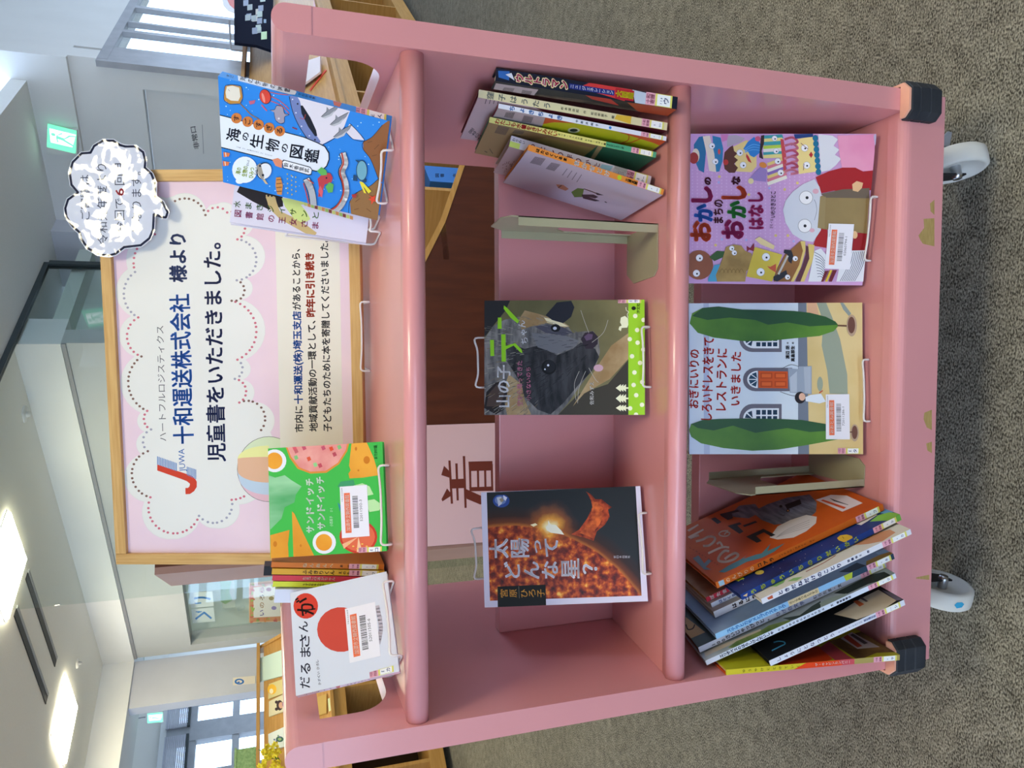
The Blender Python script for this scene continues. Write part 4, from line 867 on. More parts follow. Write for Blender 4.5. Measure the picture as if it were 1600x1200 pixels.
def arch(y0, y1):
    m = (y0+y1)/2; h = (y1-y0)/2; fr = [(540-80*math.cos(t), m-h*math.sin(t)) for t in [math.radians(x) for x in range(-90, 91, 15)]]
    A.P('#6e6b78', fr+[(725, y0), (725, y1)]); g = .68; A.P('#e9eef4', [(552-72*math.cos(t)*.95, m-h*g*1.05*math.sin(t)) for t in [math.radians(x) for x in range(-90, 91, 15)]]+[(708, m-h*g*1.05), (708, m+h*g*1.05)])
    for k in range(4): a, c = math.radians(-82+k*43), math.radians(-48+k*43-2); A.P('#1f3a52', [(546-5*math.cos((a+c)/2), m+6*math.sin((a+c)/2)), (546-52*math.cos(a), m+h*.55*math.sin(a)), (546-52*math.cos(c), m+h*.55*math.sin(c))])
    for i in range(4):
        for j in range(3): x, y = 566+i*35, m-h*.6+j*h*.42; A.P('#1f3a52', [(x, y), (x+26, y), (x+26, y+h*.32), (x, y+h*.32)])
arch(765, 950); arch(280, 440)
fr = [(560-77*math.cos(math.radians(t)), 612-73*math.sin(math.radians(t))) for t in range(-90, 91, 15)]; A.P('#6a6775', fr+[(790, 539), (790, 685)]); A.P('#e9eef4', [(575-66*math.cos(math.radians(t)), 612-54*math.sin(math.radians(t))) for t in range(-90, 91, 15)])
for k in range(4): a, c = math.radians(-84+k*43), math.radians(-48+k*43); A.P('#24455e', [(572, 612+8*math.sin((a+c)/2)), (572-54*math.cos(a), 612+46*math.sin(a)), (572-54*math.cos(c), 612+46*math.sin(c))])
A.P('#d2561f', [(580, 558), (763, 562), (763, 668), (580, 664)])
for x in (592, 680):
    for y in (570, 622): A.P('#b8461a', [(x, y), (x+74, y), (x+74, y+36), (x, y+36)]); A.P('#e0662c', [(x+8, y+7), (x+66, y+7), (x+66, y+29), (x+8, y+29)])
A.P('#9aa6b8', [(764, 540), (830, 548), (830, 530), (862, 530), (912, 528), (912, 705), (860, 698), (775, 694)]); A.P('#b9c3d0', [(775, 600), (820, 560), (820, 690), (780, 690)]); A.P('#aeb8c6', [(862, 535), (905, 532), (905, 700), (870, 695)])
A.C('#39414c', 3, [(725, 545), (780, 520), (830, 530)]); A.C('#39414c', 3, [(715, 688), (770, 708), (815, 716)])
def cyp(pts, dk):
    A.P(TREE, pts); A.P(TREED, dk)
cyp([(150, 262), (165, 200), (230, 165), (330, 156), (480, 175), (640, 178), (800, 184), (900, 195), (1000, 220), (1060, 250), (1080, 275), (1050, 310), (960, 340), (800, 355), (640, 372), (480, 372), (300, 350), (200, 320)], [(165, 215), (230, 165), (330, 156), (480, 175), (640, 178), (800, 184), (900, 195), (1000, 220), (1060, 250), (1075, 270), (900, 280), (760, 255), (640, 270), (560, 240), (400, 225), (260, 240)])
cyp([(145, 930), (160, 890), (230, 865), (340, 858), (500, 855), (700, 858), (850, 865), (1000, 890), (1060, 940), (1080, 985), (1000, 1000), (860, 1025), (700, 1050), (540, 1057), (360, 1040), (220, 1010), (160, 970)], [(160, 890), (230, 865), (340, 858), (500, 855), (700, 858), (850, 865), (1000, 890), (1050, 930), (900, 940), (760, 915), (560, 945), (420, 900), (300, 930), (200, 915)])
A.L('#6a4a3a', 10, [(1075, 275), (1150, 278)]); A.E('#b79f86', 1162, 275, 32, 68); A.E('#6d4a3f', 1160, 272, 23, 52); A.E('#b79f86', 1180, 945, 26, 54); A.E('#6d4a3f', 1180, 942, 18, 42); A.L('#6a4a3a', 8, [(1140, 940), (1180, 940)])
A.E('#231d22', 840, 725, 34, 37); A.E('#e6b9a0', 852, 720, 20, 24); A.P('#dfe8f4', [(872, 722), (905, 708), (970, 700), (1000, 750), (960, 762), (905, 752), (875, 748)]); A.L('#c4453a', 6, [(960, 695), (980, 682)])
for t, x0, y0, x1, y1, h in (('おぎにいりの', 206, 792, 212, 425, 66), ('しろいドレスをきて', 290, 866, 306, 352, 74), ('レストランに', 380, 806, 388, 420, 72), ('いきました', 466, 775, 474, 440, 66)): A.T('#d63a34', t, x0, y0, x1, y1, h, .022)
A.T('#2a2c34', '渡辺 朋', 773, 484, 773, 402, 24, .028); A.T('#2a2c34', '作', 768, 390, 768, 378, 12, .02); A.T('#2a2c34', '高畠那生', 806, 500, 806, 402, 24, .028); A.T('#2a2c34', '絵', 800, 390, 800, 378, 12, .02)
spinelabel(A, (1075, 1076), (138, 0), (0, -36), 'E', 'タ', b.root)
barcode(A, [(1000, 985), (999, 705), (1146, 703), (1150, 986)], 'おおとね図書館', '72011286-1', 4, b.root)
b.done(); wirestand(p, ZB, 'white wire stand holding the book with the white house', back=.12, over=.95, hw=.05, cx=.42)
# ---------- bottom shelf, face out: sweets with faces
p = (.1586, .0701, .2533, -.1117, -.3743, -.0246, .2368, .0101, .2882)
b = Book(p, 'picture_book', 'pink picture book crowded with cakes and sweets, bottom shelf', 'book', GB, '#cf9cc8', True, 'L', '#c890c0')
A = b.front().crop(1070, 200, 5)
A.full('#cda0cf'); rn = random.Random(9); A.k += 1
for i in range(30):
    for j in range(26): A.E('#d8b3da', 60+i*38, 330+j*26, 6, 6, 0, False, 8)
for x, y in ((270, 380), (500, 520), (880, 430), (780, 480), (710, 840), (805, 840), (240, 915), (930, 300)): A.E('#e3c87a', x, y, 11, 11)
for x, y in ((265, 425), (480, 875), (660, 470), (850, 885), (290, 870)): A.E('#a8b4e4', x, y, 9, 9)
def eye(x, y, r, px=4, py=4): A.E('#8f8f96', x, y, r*1.08); A.E('#eeeef2', x, y, r); A.E('#1c1c22', x+px, y+py, r*.2+2)
# blue sandwich sweet
A.P('#276f9c', [(70, 130), (110, 70), (160, 60), (165, 200), (150, 350), (110, 330), (75, 250)]); A.P('#2f7dac', [(215, 60), (280, 75), (300, 160), (295, 260), (270, 340), (230, 345), (225, 200)]); A.P('#e6d9c6', [(140, 65), (195, 60), (230, 200), (245, 345), (190, 335), (170, 200)]); A.E('#e8d8c0', 85, 215, 30, 55); A.E('#a33330', 70, 235, 36, 45); eye(212, 140, 22); eye(238, 262, 22); A.E('#c94a4a', 268, 185, 10, 22)
A.P('#b4a7b4', [(330, 60), (400, 55), (470, 80), (440, 110), (330, 150)]); A.P('#cf7fb4', [(280, 50), (340, 50), (330, 95), (290, 110)])
# custard pudding
A.P('#e8cf86', [(370, 150), (480, 95), (560, 130), (560, 300), (520, 345), (400, 340), (390, 250)]); A.P('#5b3024', [(300, 260), (310, 190), (350, 150), (375, 135), (385, 180), (410, 200), (385, 225), (415, 250), (385, 280), (415, 310), (390, 350), (345, 350), (310, 320)]); A.E('#b8322e', 320, 268, 20, 22); eye(430, 193, 24); eye(455, 290, 24); A.P('#c22f36', [(480, 200), (500, 225), (522, 275), (495, 260), (478, 225)])
A.P('#2c7fc8', [(455, 165), (490, 110), (540, 70), (570, 95), (600, 140), (590, 190), (540, 230), (510, 215), (490, 180)]); [A.C('#5ba6e2', 8, [(470, 165+k*12), (530, 130+k*20), (590, 140+k*18)]) for k in range(3)]; A.E('#cf5a80', 570, 85, 22, 20)
# striped cakes
for y, c in ((60, '#3fa0a4'), (85, '#e8dc8a'), (110, '#3fa0a4'), (140, '#b8d64a'), (165, '#e8e4da'), (190, '#3fa0a4'), (212, '#e8dc8a')): A.P(c, [(610, y), (760, y-10), (770, y+20), (615, y+25)])
A.P('#3a2626', [(595, 60), (620, 55), (618, 120), (600, 180), (612, 245), (580, 230)]); eye(700, 82, 20); eye(712, 180, 20)
for k, c in enumerate(('#e8cf7a', '#d87a8c', '#f0ead6', '#8a6cb4', '#e8cf7a', '#d87a8c', '#f0ead6')): A.P(c, [(640, 275+k*25), (790, 220+k*25), (800, 245+k*25), (650, 300+k*25)])
eye(725, 260, 23); eye(748, 350, 23); A.P('#9d82bc', [(500, 400), (560, 330), (600, 295), (640, 330), (635, 420), (570, 415)]); A.E('#e08a3a', 610, 290, 30, 22, 20); A.E('#e8d8a0', 515, 415, 22, 22)
# square lady cake
A.P('#ead58c', [(860, 90), (1000, 65), (1035, 340), (890, 360)]); A.P('#c4484e', [(745, 85), (770, 90), (790, 210), (790, 330), (770, 340), (758, 220)])
for k in range(6): A.C(('#d0607c', '#dd8298')[k % 2], 18, [(780, 90+k*50), (840, 75+k*50), (880, 110+k*48), (830, 130+k*46)])
eye(935, 157, 26); eye(950, 292, 26); A.L('#8a5a5a', 5, [(905, 120), (960, 165)]); A.L('#8a5a5a', 5, [(925, 330), (930, 280)]); A.P('#b3262c', [(968, 210), (985, 185), (1000, 210), (985, 235)]); A.P('#203f7a', [(850, 50), (1000, 45), (1000, 70), (860, 85)])
A.P('#d9dce4', [(1040, 50), (1150, 60), (1195, 90), (1160, 140), (1205, 170), (1170, 210), (1220, 240), (1180, 290), (1130, 330), (1060, 345), (1050, 200)]); [A.E('#1f6f94', 1018+k*4, 80+k*44, 22, 24) for k in range(7)]
A.P(noisy('pink_paint', '#d97aa8', '#e79cbc', scale=9, rough=.4), [(1190, 60), (1480, 50), (1480, 340), (1230, 330), (1205, 200)])
# round pale head with red coat
A.P('#a41f24', [(1020, 385), (1120, 340), (1230, 310), (1330, 310), (1390, 340), (1490, 330), (1480, 480), (1380, 500), (1160, 490), (1065, 510)]); A.P('#a41f24', [(1000, 920), (1050, 780), (1110, 780), (1120, 940)]); A.P('#931a20', [(1300, 960), (1320, 820), (1440, 820), (1420, 955)])
HEAD = noisy('pale_head', '#c6cad6', '#dadde6', scale=4, rough=.4); A.P(HEAD, [(765, 640), (785, 570), (840, 500), (920, 440), (1010, 400), (1050, 460), (1075, 560), (1075, 700), (1060, 800), (1000, 890), (920, 880), (840, 830), (785, 740)])
eye(945, 545, 50, 8, 0); eye(935, 765, 50, 2, 0); A.C('#7d8894', 4, [(1010, 720), (1028, 650), (1022, 590), (1008, 560)]); A.E('#d8a8b8', 1020, 495, 24, 20); A.E('#d8a8b8', 992, 800, 20, 16)
A.P(noisy('cardboard_paint', '#857148', '#9a8556', scale=8, rough=.45), [(1035, 780), (1055, 535), (1100, 520), (1440, 550), (1420, 825), (1080, 790)]); A.P('#6b5e50', [(1060, 515), (1230, 480), (1440, 470), (1440, 550), (1100, 545)]); A.P('#97845a', [(1040, 780), (1056, 535), (1100, 538), (1090, 782)])
A.P('#e3b98a', [(1305, 440), (1340, 415), (1390, 430), (1380, 470), (1350, 500), (1310, 490)]); A.E('#e3b98a', 1325, 835, 22, 30)
# brown bun, fish cake, cheese, pancake sandwich
A.E(noisy('bun_paint', '#7a3d20', '#9a5530', scale=8, rough=.4), 110, 1070, 110, 115); eye(113, 1015, 26); eye(90, 1135, 26)
A.P('#36592a', [(190, 1010), (250, 960), (320, 965), (320, 1000), (230, 1040)]); A.P('#4a9fc4', [(180, 1180), (230, 1070), (300, 1060), (290, 1200), (180, 1200)]); FISH = noisy('fish_cake_paint', '#8f7034', '#b89650', scale=22, rough=.4)
A.P(FISH, [(240, 1150), (290, 1030), (320, 930), (380, 910), (440, 920), (470, 960), (520, 980), (530, 1060), (480, 1120), (470, 1200), (250, 1200)]); [A.C('#7c6128', 4, [(270+k*30, 1130), (290+k*30, 1100), (310+k*30, 1130)]) for k in range(6)]; eye(365, 940, 19); eye(385, 975, 19); A.P('#8a1f34', [(480, 920), (510, 940), (540, 900), (540, 965), (500, 950), (485, 970)])
CHEESE = noisy('cheese_paint', '#c9b030', '#e0ca4c', scale=9, rough=.4); A.P(CHEESE, [(545, 930), (760, 990), (680, 1200), (478, 1160)]); eye(632, 1008, 30); eye(590, 1125, 30); A.P('#c4563a', [(640, 1078), (665, 1085), (710, 1060), (710, 1130), (660, 1100)]); A.P('#e9d39c', [(545, 870), (580, 850), (700, 920), (690, 950), (590, 910)])
DORA = noisy('pancake_paint', '#7c4a20', '#9c6a30', scale=8, rough=.4); A.P(DORA, [(720, 1100), (780, 990), (900, 885), (935, 885), (935, 960), (900, 1080), (850, 1200), (690, 1200)]); A.P('#d8c070', [(900, 885), (938, 885), (940, 960), (905, 1090), (850, 1200), (825, 1200), (890, 1070), (920, 960)]); A.P('#5c2f3c', [(945, 920), (975, 930), (970, 1020), (900, 1200), (860, 1200), (915, 1080), (942, 990)]); A.P('#d8c070', [(960, 905), (1010, 915), (1000, 1030), (930, 1200), (900, 1200), (970, 1020)])
A.P('#26262e', [(775, 950), (830, 955), (845, 1000), (830, 1060), (805, 1040), (800, 990), (770, 975)]); A.P('#26262e', [(690, 1160), (790, 1110), (800, 1150), (720, 1200), (690, 1190)]); eye(860, 1020, 19); eye(800, 1165, 19); A.C('#d8d4c8', 16, [(730, 1140), (770, 1060), (800, 1000)])
A.P('#dfe2ea', [(1010, 960), (1060, 940), (1100, 990), (1080, 1200), (960, 1200)]); A.P('#dfe2ea', [(1230, 960), (1420, 955), (1400, 1200), (1180, 1200)]); A.k += 1
for k in range(9): A.C('#2e3c60', 4, [(1010+k*3, 970+k*24), (1060, 1000+k*20), (1090, 1040+k*18)]); A.C('#2e3c60', 4, [(1210+k*14, 1195), (1270+k*14, 1080), (1300+k*14, 965)])
A.P('#d8b83a', [(1130, 1110), (1150, 1110), (1110, 1200), (1090, 1200)]); A.P('#6a1f2c', [(1090, 1120), (1120, 1115), (1080, 1200), (1060, 1200)]); A.P('#6a1f2c', [(1155, 1110), (1185, 1110), (1145, 1200), (1120, 1200)])
MG, BL_, GN, OR = '#b0246a', '#2f6fd0', '#2f8f3e', '#d9502a'
def big(ch, x, y0, y1, h, c): A.T(c, ch, x, y0, x, y1, h, .05)
big('お', 205, 890, 725, 165, OR); big('か', 218, 735, 592, 150, BL_); big('し', 215, 585, 455, 170, MG); big('の', 205, 447, 385, 58, '#5a1730')
big('お', 460, 870, 715, 175, MG); big('か', 478, 708, 568, 150, GN); big('し', 480, 560, 450, 200, OR); big('な', 432, 445, 378, 72, '#5a1730')
A.T('#5a1730', 'まちの', 300, 745, 300, 560, 82, .03); A.T(MG, 'はなし', 615, 792, 610, 500, 122, .045)
A.T('#3c2040', 'さく・え', 685, 785, 688, 712, 26, .015); A.T('#3c2040', 'いわさきさとこ', 706, 702, 708, 496, 42, .018)
A.P('#b9b4d0', [(1470, 60), (1490, 48), (1490, 120), (1480, 140)])
barcode(A, [(1090, 1098), (1120, 747), (1318, 752), (1286, 1106)], LIB, '02060794-1', 8, b.root)
b.done(); wirestand(p, ZB, 'white wire stand holding the pink sweets book', back=.12, over=.95, hw=.05, cx=.38)
# ---------- top shelf: sea creatures
p = (.2378, .1580, 1.0245, -.7693, -.3137, .0177, .1493, .0151, .2147)
b = Book(p, 'picture_book', 'bright blue sea creature book standing face-out at the right of the top shelf', 'book', GT, '#2f86dc', True, 'R', '#2f86dc')
A = b.front().crop(340, 100, 5.714)
A.full('#2c83dc'); INK = '#1d2538'
rn = random.Random(2); A.k += 1
for k in range(90): A.E('#bfe0f4', rn.randint(40, 1500), rn.randint(90, 1150), rn.choice((3, 4, 6)), None, 0, False, 6)
A.P('#8a5a36', [(1470, 545), (1380, 650), (1300, 700), (1300, 760), (1360, 840), (1400, 930), (1440, 1040), (1560, 1100), (1560, 480)]); A.P('#8f6a42', [(1440, 1020), (1360, 1090), (1240, 1150), (1180, 1230), (1200, 1420), (1560, 1480), (1560, 1100), (1450, 1060)]); A.C(INK, 5, [(1470, 545), (1380, 650), (1300, 700), (1300, 760), (1360, 840), (1400, 930), (1440, 1040)]); A.C(INK, 5, [(1440, 1020), (1360, 1090), (1240, 1150), (1180, 1230), (1170, 1330)])
for q in ([(1340, 700), (1380, 690)], [(1400, 760), (1440, 720)], [(1380, 820), (1420, 810)], [(1230, 1230), (1270, 1200)], [(1220, 1300), (1260, 1290)], [(1330, 1290), (1370, 1320)]): A.L('#5e3a20', 4, q)
# whale shark
A.P('#d9d6e2', [(700, 270), (1190, 400), (1130, 560), (1060, 650), (930, 720), (860, 715), (740, 540)]); A.P('#6f7fb4', [(640, 290), (700, 270), (735, 330), (760, 440), (830, 560), (920, 690), (900, 722), (840, 710), (790, 650), (720, 540), (670, 420)]); A.P('#d9d6e2', [(1140, 600), (1180, 530), (1250, 600), (1310, 680), (1210, 670)]); A.C(INK, 6, [(640, 290), (670, 420), (720, 540), (790, 650), (840, 710), (930, 722), (1060, 650), (1140, 560)]); A.C(INK, 5, [(1140, 600), (1210, 670), (1312, 685), (1250, 600), (1180, 530)])
A.P('#1b1f2c', [(740, 370), (760, 370), (830, 480), (880, 590), (890, 640), (870, 645), (810, 560), (750, 440)]); A.C('#b8443a', 5, [(735, 480), (770, 490), (785, 450)]); A.E('#1b1f2c', 715, 355, 8); A.E('#1b1f2c', 870, 675, 8); [A.E('#dfe4f4', x, y, 6) for x, y in ((670, 315), (700, 435), (750, 555), (820, 640))]
for x, y in ((940, 470), (1020, 540), (1050, 650)):
    A.P('#868a94', [(x-15, y), (x+40, y-50), (x+110, y-90), (x+150, y-110), (x+130, y-70), (x+70, y-10), (x+20, y+15)]); A.C(INK, 4, [(x-15, y), (x+40, y-50), (x+110, y-90), (x+150, y-110)]); A.P('#b9bcc4', [(x-10, y+8), (x+60, y-20), (x+110, y-60), (x+80, y-10), (x+20, y+15)]); A.P('#868a94', [(x+30, y-45), (x+35, y-90), (x+60, y-60)])
# ray fish, jelly, squid
A.P('#b8863e', [(60, 260), (70, 195), (130, 185), (210, 200), (225, 300), (200, 350), (110, 355), (60, 320)]); A.P('#ded9cc', [(72, 250), (85, 200), (135, 192), (195, 210), (205, 290), (185, 330), (120, 325), (80, 300)]); A.C(INK, 4, [(60, 260), (70, 195), (130, 185), (210, 200), (225, 300), (200, 350), (110, 355), (60, 320), (60, 260)]); A.C(INK, 9, [(200, 350), (250, 400), (300, 450), (370, 490)]); A.C('#b8863e', 5, [(200, 350), (250, 400), (300, 450), (370, 490)]); A.L(INK, 3, [(95, 225), (110, 240)])
A.E(INK, 427, 290, 52, 68, -15); A.E('#cf4438', 425, 290, 47, 63, -15); A.E('#e58a7c', 410, 300, 12, 45, -15)
for q in ([(470, 250), (540, 265), (640, 275)], [(480, 290), (560, 330), (640, 400)], [(480, 330), (570, 370), (640, 440)]): A.C('#c6584e', 7, q)
A.P('#9d96a8', [(470, 410), (510, 405), (530, 370), (580, 380), (600, 440), (640, 450), (600, 470), (595, 520), (560, 530), (520, 500), (505, 430)]); A.C(INK, 4, [(470, 410), (510, 405), (530, 370), (580, 380), (600, 440), (640, 450), (600, 470), (595, 520), (560, 530), (520, 500), (505, 430)]); A.E('#d8d0d8', 548, 485, 9)
A.P('#b9607c', [(280, 330), (340, 320), (330, 350), (290, 362)]); A.L('#b9607c', 12, [(395, 365), (440, 415)]); A.L('#8a2f3a', 10, [(670, 565), (710, 580)])
# title band
A.P('#14202e', [(15, 448), (780, 650), (900, 700), (960, 730), (1000, 790), (1002, 850), (980, 910), (930, 955), (880, 960), (30, 745)]); A.P('#dfe6f0', [(15, 456), (770, 655), (890, 705), (955, 738), (990, 795), (992, 850), (972, 905), (928, 947), (880, 950), (30, 736)])
for x, y, ch in ((170, 482, 'す'), (270, 513, 'ご'), (367, 540, 'す'), (462, 568, 'ぎ'), (556, 597, 'る')): A.E('#c9793a', x, y, 47)
for x, y, ch in ((170, 482, 'す'), (270, 513, 'ご'), (367, 540, 'す'), (462, 568, 'ぎ'), (556, 597, 'る')): A.T(INK, ch, x+24, y+26, x+28, y-26, 54, .02)
for ch, x, y, wd, h in (('海', 205, 695, 115, 125), ('の', 280, 685, 70, 66), ('生', 410, 755, 125, 120), ('物', 550, 785, 110, 120), ('の', 630, 790, 75, 66), ('図', 765, 845, 118, 122), ('鑑', 905, 885, 120, 130)): A.T('#161d33', ch, x-8, y+2, x+10, y-wd+2, h, .02)
for k, ch in enumerate('UMI NO SEIBUTSU NO ZUKAN'):
    if ch != ' ': A.T('#4a5468', ch, 178+k*13.5, 742+k*3.4, 179+k*13.5, 733+k*3.4, 9, .01)
A.P('#1d2538', [(575, 868), (590, 850), (830, 915), (848, 940), (840, 985), (815, 990), (585, 925)]); A.P('#e6eaf2', [(582, 872), (596, 858), (826, 921), (842, 942), (834, 978), (812, 982), (592, 920)])
for k, ch in enumerate('鈴木香里武'): A.T(INK, ch, 632+k*46, 917+k*12.5, 636+k*46, 880+k*12.5, 42, .02)
A.P('#d98a6a', [(490, 850), (540, 835), (580, 860), (575, 925), (520, 905)])
A.E('#e3ecf2', 245, 940, 112, 118); A.E('#e3ecf2', 200, 1040, 36, 26); 
for t, x, y in (('海の', 205, 985), ('生物の', 262, 1005), ('ひみつ', 322, 1018)): A.T('#a5bf3a', t, x, y, x+14, y-(60 if len(t) == 2 else 95), 46, .03)
A.T('#39445a', 'わかる！', 352, 988, 366, 905, 24, .012); A.T('#39445a', 'ぜんぶ', 280, 910, 290, 855, 24, .012)
# pufferfish, small fish, ribbon fish, lobster fish
A.E(INK, 418, 950, 66, 78, 25); A.E('#dfe4ea', 422, 952, 60, 72, 25); A.P('#9a9488', [(355, 900), (385, 880), (420, 1010), (400, 1030), (365, 980)]); A.E(INK, 382, 905, 10); A.E(INK, 408, 988, 11); A.P('#c8b48a', [(420, 1020), (455, 1070), (430, 1065), (405, 1030)])
A.P('#c98a4a', [(525, 1010), (565, 1005), (585, 1080), (575, 1165), (535, 1160), (520, 1080)]); [A.L('#5e3a24', 6, [(530, 1030+k*35), (575, 1025+k*35)]) for k in range(4)]
for k in range(14): A.P('#c9b23a', [(620+(k*37) % 110, 970+k*14), (634+(k*37) % 110, 976+k*14), (622+(k*37) % 110, 988+k*14)])
A.P('#b8404a', [(895, 1020), (950, 965), (1010, 970), (1030, 1010), (1020, 1050), (960, 1070), (920, 1180), (900, 1180), (910, 1100)]); A.P('#5fae5a', [(890, 950), (930, 915), (975, 945), (980, 985), (930, 990)]); A.P('#5fae5a', [(965, 1090), (1000, 1050), (1040, 1070), (1030, 1140), (990, 1145)]); A.E(INK, 975, 1012, 8); A.P('#d8606a', [(900, 1130), (920, 1080), (945, 1130), (935, 1190)])
A.C(INK, 62, [(1120, 800), (1140, 880), (1110, 960), (1140, 1060), (1145, 1160), (1090, 1270), (1000, 1330)]); A.C('#e2e6ea', 52, [(1122, 800), (1142, 880), (1114, 960), (1144, 1060), (1147, 1160), (1092, 1270), (1000, 1330)]); A.C('#c24a3a', 14, [(1112, 790), (1125, 880), (1096, 960), (1122, 1060), (1124, 1155), (1072, 1258), (980, 1320)])
A.C(INK, 66, [(800, 1030), (830, 1100), (850, 1180), (860, 1290)]); A.C('#dfe4ea', 56, [(800, 1032), (832, 1102), (852, 1182), (862, 1290)]); A.C('#c24a3a', 10, [(770, 1060), (790, 1130), (815, 1230)]); A.C('#c24a3a', 8, [(800, 1020), (860, 1060)])
A.E(INK, 1290, 945, 50, 92); A.E('#6fa8bc', 1290, 945, 45, 86); A.P('#24486a', [(1215, 985), (1250, 990), (1250, 1040), (1212, 1035)]); A.P('#24486a', [(1230, 850), (1280, 860), (1260, 880)]); A.P('#24486a', [(1290, 1030), (1335, 1020), (1330, 1050), (1295, 1050)]); A.P('#e2d83a', [(1270, 1040), (1300, 1050), (1375, 1130), (1350, 1150)]); A.P('#e2d83a', [(1268, 1045), (1290, 1060), (1330, 1150), (1310, 1145)])
A.P('#d8482f', [(1350, 1165), (1385, 1180), (1415, 1165), (1405, 1200), (1430, 1225), (1395, 1220), (1375, 1250), (1375, 1215), (1345, 1200), (1378, 1192)]); A.P('#a33a3a', [(1200, 1160), (1250, 1150), (1235, 1190), (1205, 1185)])
for x, y in ((75, 800), (70, 880)): A.P('#d9774a', [(x-20, y-20), (x+40, y-10), (x+30, y+20), (x-15, y+25)]); A.L('#eee6dc', 6, [(x, y-15), (x+5, y+20)])
A = b.right().crop(340, 100, 5.714); A.full('#2f8ae0')
A.P('#cfdcec', [(180, 100), (205, 112), (690, 230), (705, 250), (690, 275), (640, 270), (185, 148)])
for k, ch in enumerate('海の生物の図鑑'): A.T('#1d2c4a', ch, 250+k*66, 155+k*16.5, 256+k*66, 118+k*17, 54, .02)
for k, ch in enumerate('でわかる！'): A.T('#1d4a8a', ch, 742+k*32, 286+k*8, 746+k*32, 262+k*8, 26, .015)
for k, ch in enumerate('すご'): A.T('#1d4a8a', ch, 105+k*35, 120+k*8, 108+k*35, 94+k*8, 28, .015)
A.P('#c96a4a', [(1030, 330), (1110, 350), (1090, 385), (1040, 370)])
spinelabel(A, (1232, 470), (270, 65), (6, -92), 'E', 'ス', b.root)
b.done(); 
wirestand(p, ZT, 'white wire stand holding the blue sea creature book', hw=.04, back=.085, over=.9, cx=.5)
# ---------- top shelf: white book behind it
p = (.2146, .2200, 1.0335, .1470, -.0906, .1396, .078, .012, .1925)
b = Book(p, 'picture_book', 'white story book with a girl in a green dress, half hidden behind the blue book', 'book', GT, '#dcd9ea', True, 'R')
A = b.front().crop(320, 300, 4)
A.full('#dcd9ea'); A.P('#2a2628', [(200, 0), (300, 60), (400, 110), (490, 90), (480, -60), (230, -60)]); A.P('#c9b27c', [(380, 30), (440, 30), (450, 70), (470, 120), (560, 160), (640, 210), (700, 255), (690, 270), (640, 265), (560, 220), (470, 170), (420, 120), (400, 90)]); A.P('#cfe08a', [(480, 40), (560, 40), (650, 75), (600, 80), (640, 130), (660, 170), (620, 195), (560, 170), (500, 90)]); [A.L('#c9b27c', 9, [(385+k*22, 20+k*4), (400+k*20, 80+k*4)]) for k in range(3)]
for k in range(14): A.P(('#cfd87a', '#d99a5a', '#a8c86a', '#8a4a3a')[k % 4], [(620+k*22, 62+k*6.5), (640+k*22, 68+k*6.5), (640+k*22, 90+k*6.5), (620+k*22, 84+k*6.5)])
for k, ch in enumerate('水まきジイサンと'): A.T('#4f7a3a', ch, 222+k*70, 98+k*10, 226+k*70, 58+k*10, 44, .012)
for k, ch in enumerate('図書館の王女さま'): A.T('#b0507c', ch, 228+k*69, 158+k*10.5, 232+k*69, 116+k*10.5, 46, .014)
b.done(); wirestand((.2146, .2080, 1.0136, .147, -.12, 0, .07, .012, .17), ZT, 'white wire stand under the white story book on the top shelf', hw=.012, back=.06, over=.8, cx=.35)
# ---------- top shelf: sandwich book
p = (-.2256, .1252, 1.0212, .1779, -.3091, -.0037, .1531, .0149, .1627)
b = Book(p, 'picture_book', 'green square picture book of sandwich fillings, face-out on the top shelf', 'book', GT, '#3fb24a', True, 'L')
A = b.front().crop(320, 600, 4)
A.full('#40b84c'); HAM = noisy('ham_paint', '#d97f7c', '#e8a49c', scale=26, rough=.4); CH = noisy('cheese_slice', '#d98f28', '#e8a83c', scale=12, rough=.4); LET = noisy('lettuce_paint', '#3f9f5c', '#a8dcb0', scale=16, rough=.4, stretch=(1, 1, .35)); EGG = noisy('egg_yolk', '#df7f14', '#f0b23c', scale=8, rough=.4)
A.P('#d98a3a', [(508, 400), (530, 460), (580, 530), (660, 560), (760, 555), (840, 500), (890, 420), (905, 360), (505, 380)]); A.P(HAM, [(516, 395), (540, 455), (590, 520), (660, 548), (755, 543), (832, 492), (880, 415), (894, 360), (512, 380)])
for x, y, c in ((740, 400, '#c4526a'), (650, 468, '#d9563a'), (570, 460, '#7fbf7a'), (690, 505, '#8fcf8a'), (790, 405, '#d94a2a'), (840, 395, '#7fbf7a'), (620, 400, '#c4526a'), (720, 510, '#c04a5a'), (570, 420, '#c4626a'), (810, 440, '#b84a5a'), (560, 400, '#d85a6a')): A.P(c, [(x-14, y-8), (x+6, y-16), (x+16, y+6), (x-4, y+16)])
A.P(CH, [(918, 362), (1010, 360), (1055, 460), (1088, 570), (990, 585), (905, 590), (898, 560), (912, 540), (902, 510)]); A.E('#c9791c', 1012, 475, 20, 24); A.E('#c9791c', 945, 405, 7, 12); A.E('#c9791c', 960, 540, 6)
def egg(x, y, r): A.E('#e6e8f0', x, y, r, r*.98); A.E(EGG, x-2, y, r*.7, r*.72)
egg(437, 480, 73); egg(747, 990, 73)
A.P(LET, [(398, 570), (440, 585), (500, 570), (540, 600), (605, 640), (570, 690), (560, 740), (500, 770), (480, 840), (440, 880), (410, 910)])
A.P(CH, [(545, 795), (560, 810), (620, 940), (685, 1075), (555, 1090)]); A.P(CH, [(410, 945), (530, 912), (520, 1000), (525, 1088), (412, 1092)]); A.E('#c9791c', 440, 1000, 12, 18); A.E('#c9791c', 600, 1010, 6, 9)
